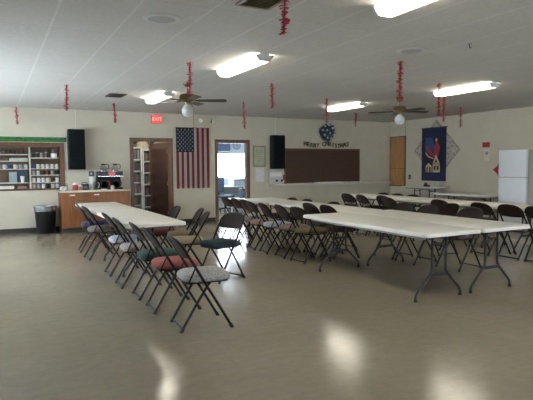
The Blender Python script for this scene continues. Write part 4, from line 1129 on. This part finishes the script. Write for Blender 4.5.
b = B(); box2(b, (-.55, -.22, .42), (.55, .22, .449), bevel=.005); obj('top', b, M_WHITE, t)
for sx in (-.5, .5):
    for sy in (-.18, .18):
        b = B(); box2(b, (sx-.02, sy-.02, 0), (sx+.02, sy+.02, .42)); obj('leg', b, M_WHITE, t, smooth=False)
t = thing('wall_clock', 'round grey wall clock above the window through the bright doorway', 'clock', (7.50, 16.6, 2.13))
Rx = Matrix.Rotation(PI/2, 3, 'X')
b = B(); lathe(b, [(0, .002), (.15, .002), (.15, .035), (.13, .04)], 28, (0, 0, 0), Rx); obj('rim', b, mat('clock_rim', (.16, .18, .22), .4), t)
b = B(); lathe(b, [(0, .036), (.131, .036)], 28, (0, 0, 0), Rx); fc = obj('dial', b, mat('clock_face', (.36, .40, .46), .5), t)
b = B(); box(b, (.0, -.040, .035), (.012, .003, .08)); box(b, (.03, -.040, 0), (.07, .003, .010)); obj('hands', b, M_BLACK, fc, smooth=False)
t = thing('wall_cabinet', 'dark blue grey cupboard high on the wall through the bright doorway', 'cupboard', (6.85, 16.43, 1.92))
b = B(); box2(b, (-.28, -.15, 0), (.28, .168, .32)); obj('body', b, M_BLUEF, t, smooth=False)
for s in (-1, 1):
    b = B(); box2(b, (s*.14-.132, -.168, .01), (s*.14+.132, -.151, .31), bevel=.004, seg=1); dd = obj('door', b, M_BLUEF, t, smooth=False)
    b = B(); ball(b, (s*.03, -.176, .05), .01, 8); obj('knob', b, M_STEEL, dd)

# ------------------------------------------------------------------ world, camera, view
w = bpy.data.worlds.new('daylight'); SC.world = w; w.use_nodes = True
bg = w.node_tree.nodes['Background']; bg.inputs[0].default_value = (.77, .88, 1.0, 1); bg.inputs[1].default_value = 26

cam = bpy.data.cameras.new('camera'); co = bpy.data.objects.new('camera', cam); COL.objects.link(co)
F, YAW, PITCH, ROLL, CH = 523.055, .481, -.067, -.007, 1.447
cam.sensor_width = 36; cam.lens = F/533*36; cam.clip_start = .05; cam.clip_end = 100
cy, sy, cp, sp = math.cos(YAW), math.sin(YAW), math.cos(PITCH), math.sin(PITCH)
f = Vector((sy*cp, cy*cp, sp)); r = Vector((cy, -sy, 0)); u = r.cross(f)
r2 = r*math.cos(ROLL)+u*math.sin(ROLL); u2 = -r*math.sin(ROLL)+u*math.cos(ROLL)
Mx = Matrix((r2, u2, -f)).transposed().to_4x4(); Mx.translation = (0, 0, CH)
co.matrix_world = Mx
SC.camera = co
SC.view_settings.view_transform = 'Standard'; SC.view_settings.look = 'None'; SC.view_settings.gamma = 1
SC.view_settings.use_curve_mapping = False
SC.view_settings.exposure = 0.43
SC.cycles.use_denoising = True
SC.cycles.max_bounces = 10; SC.cycles.diffuse_bounces = 6; SC.cycles.transparent_max_bounces = 12
SC.cycles.sample_clamp_indirect = 8
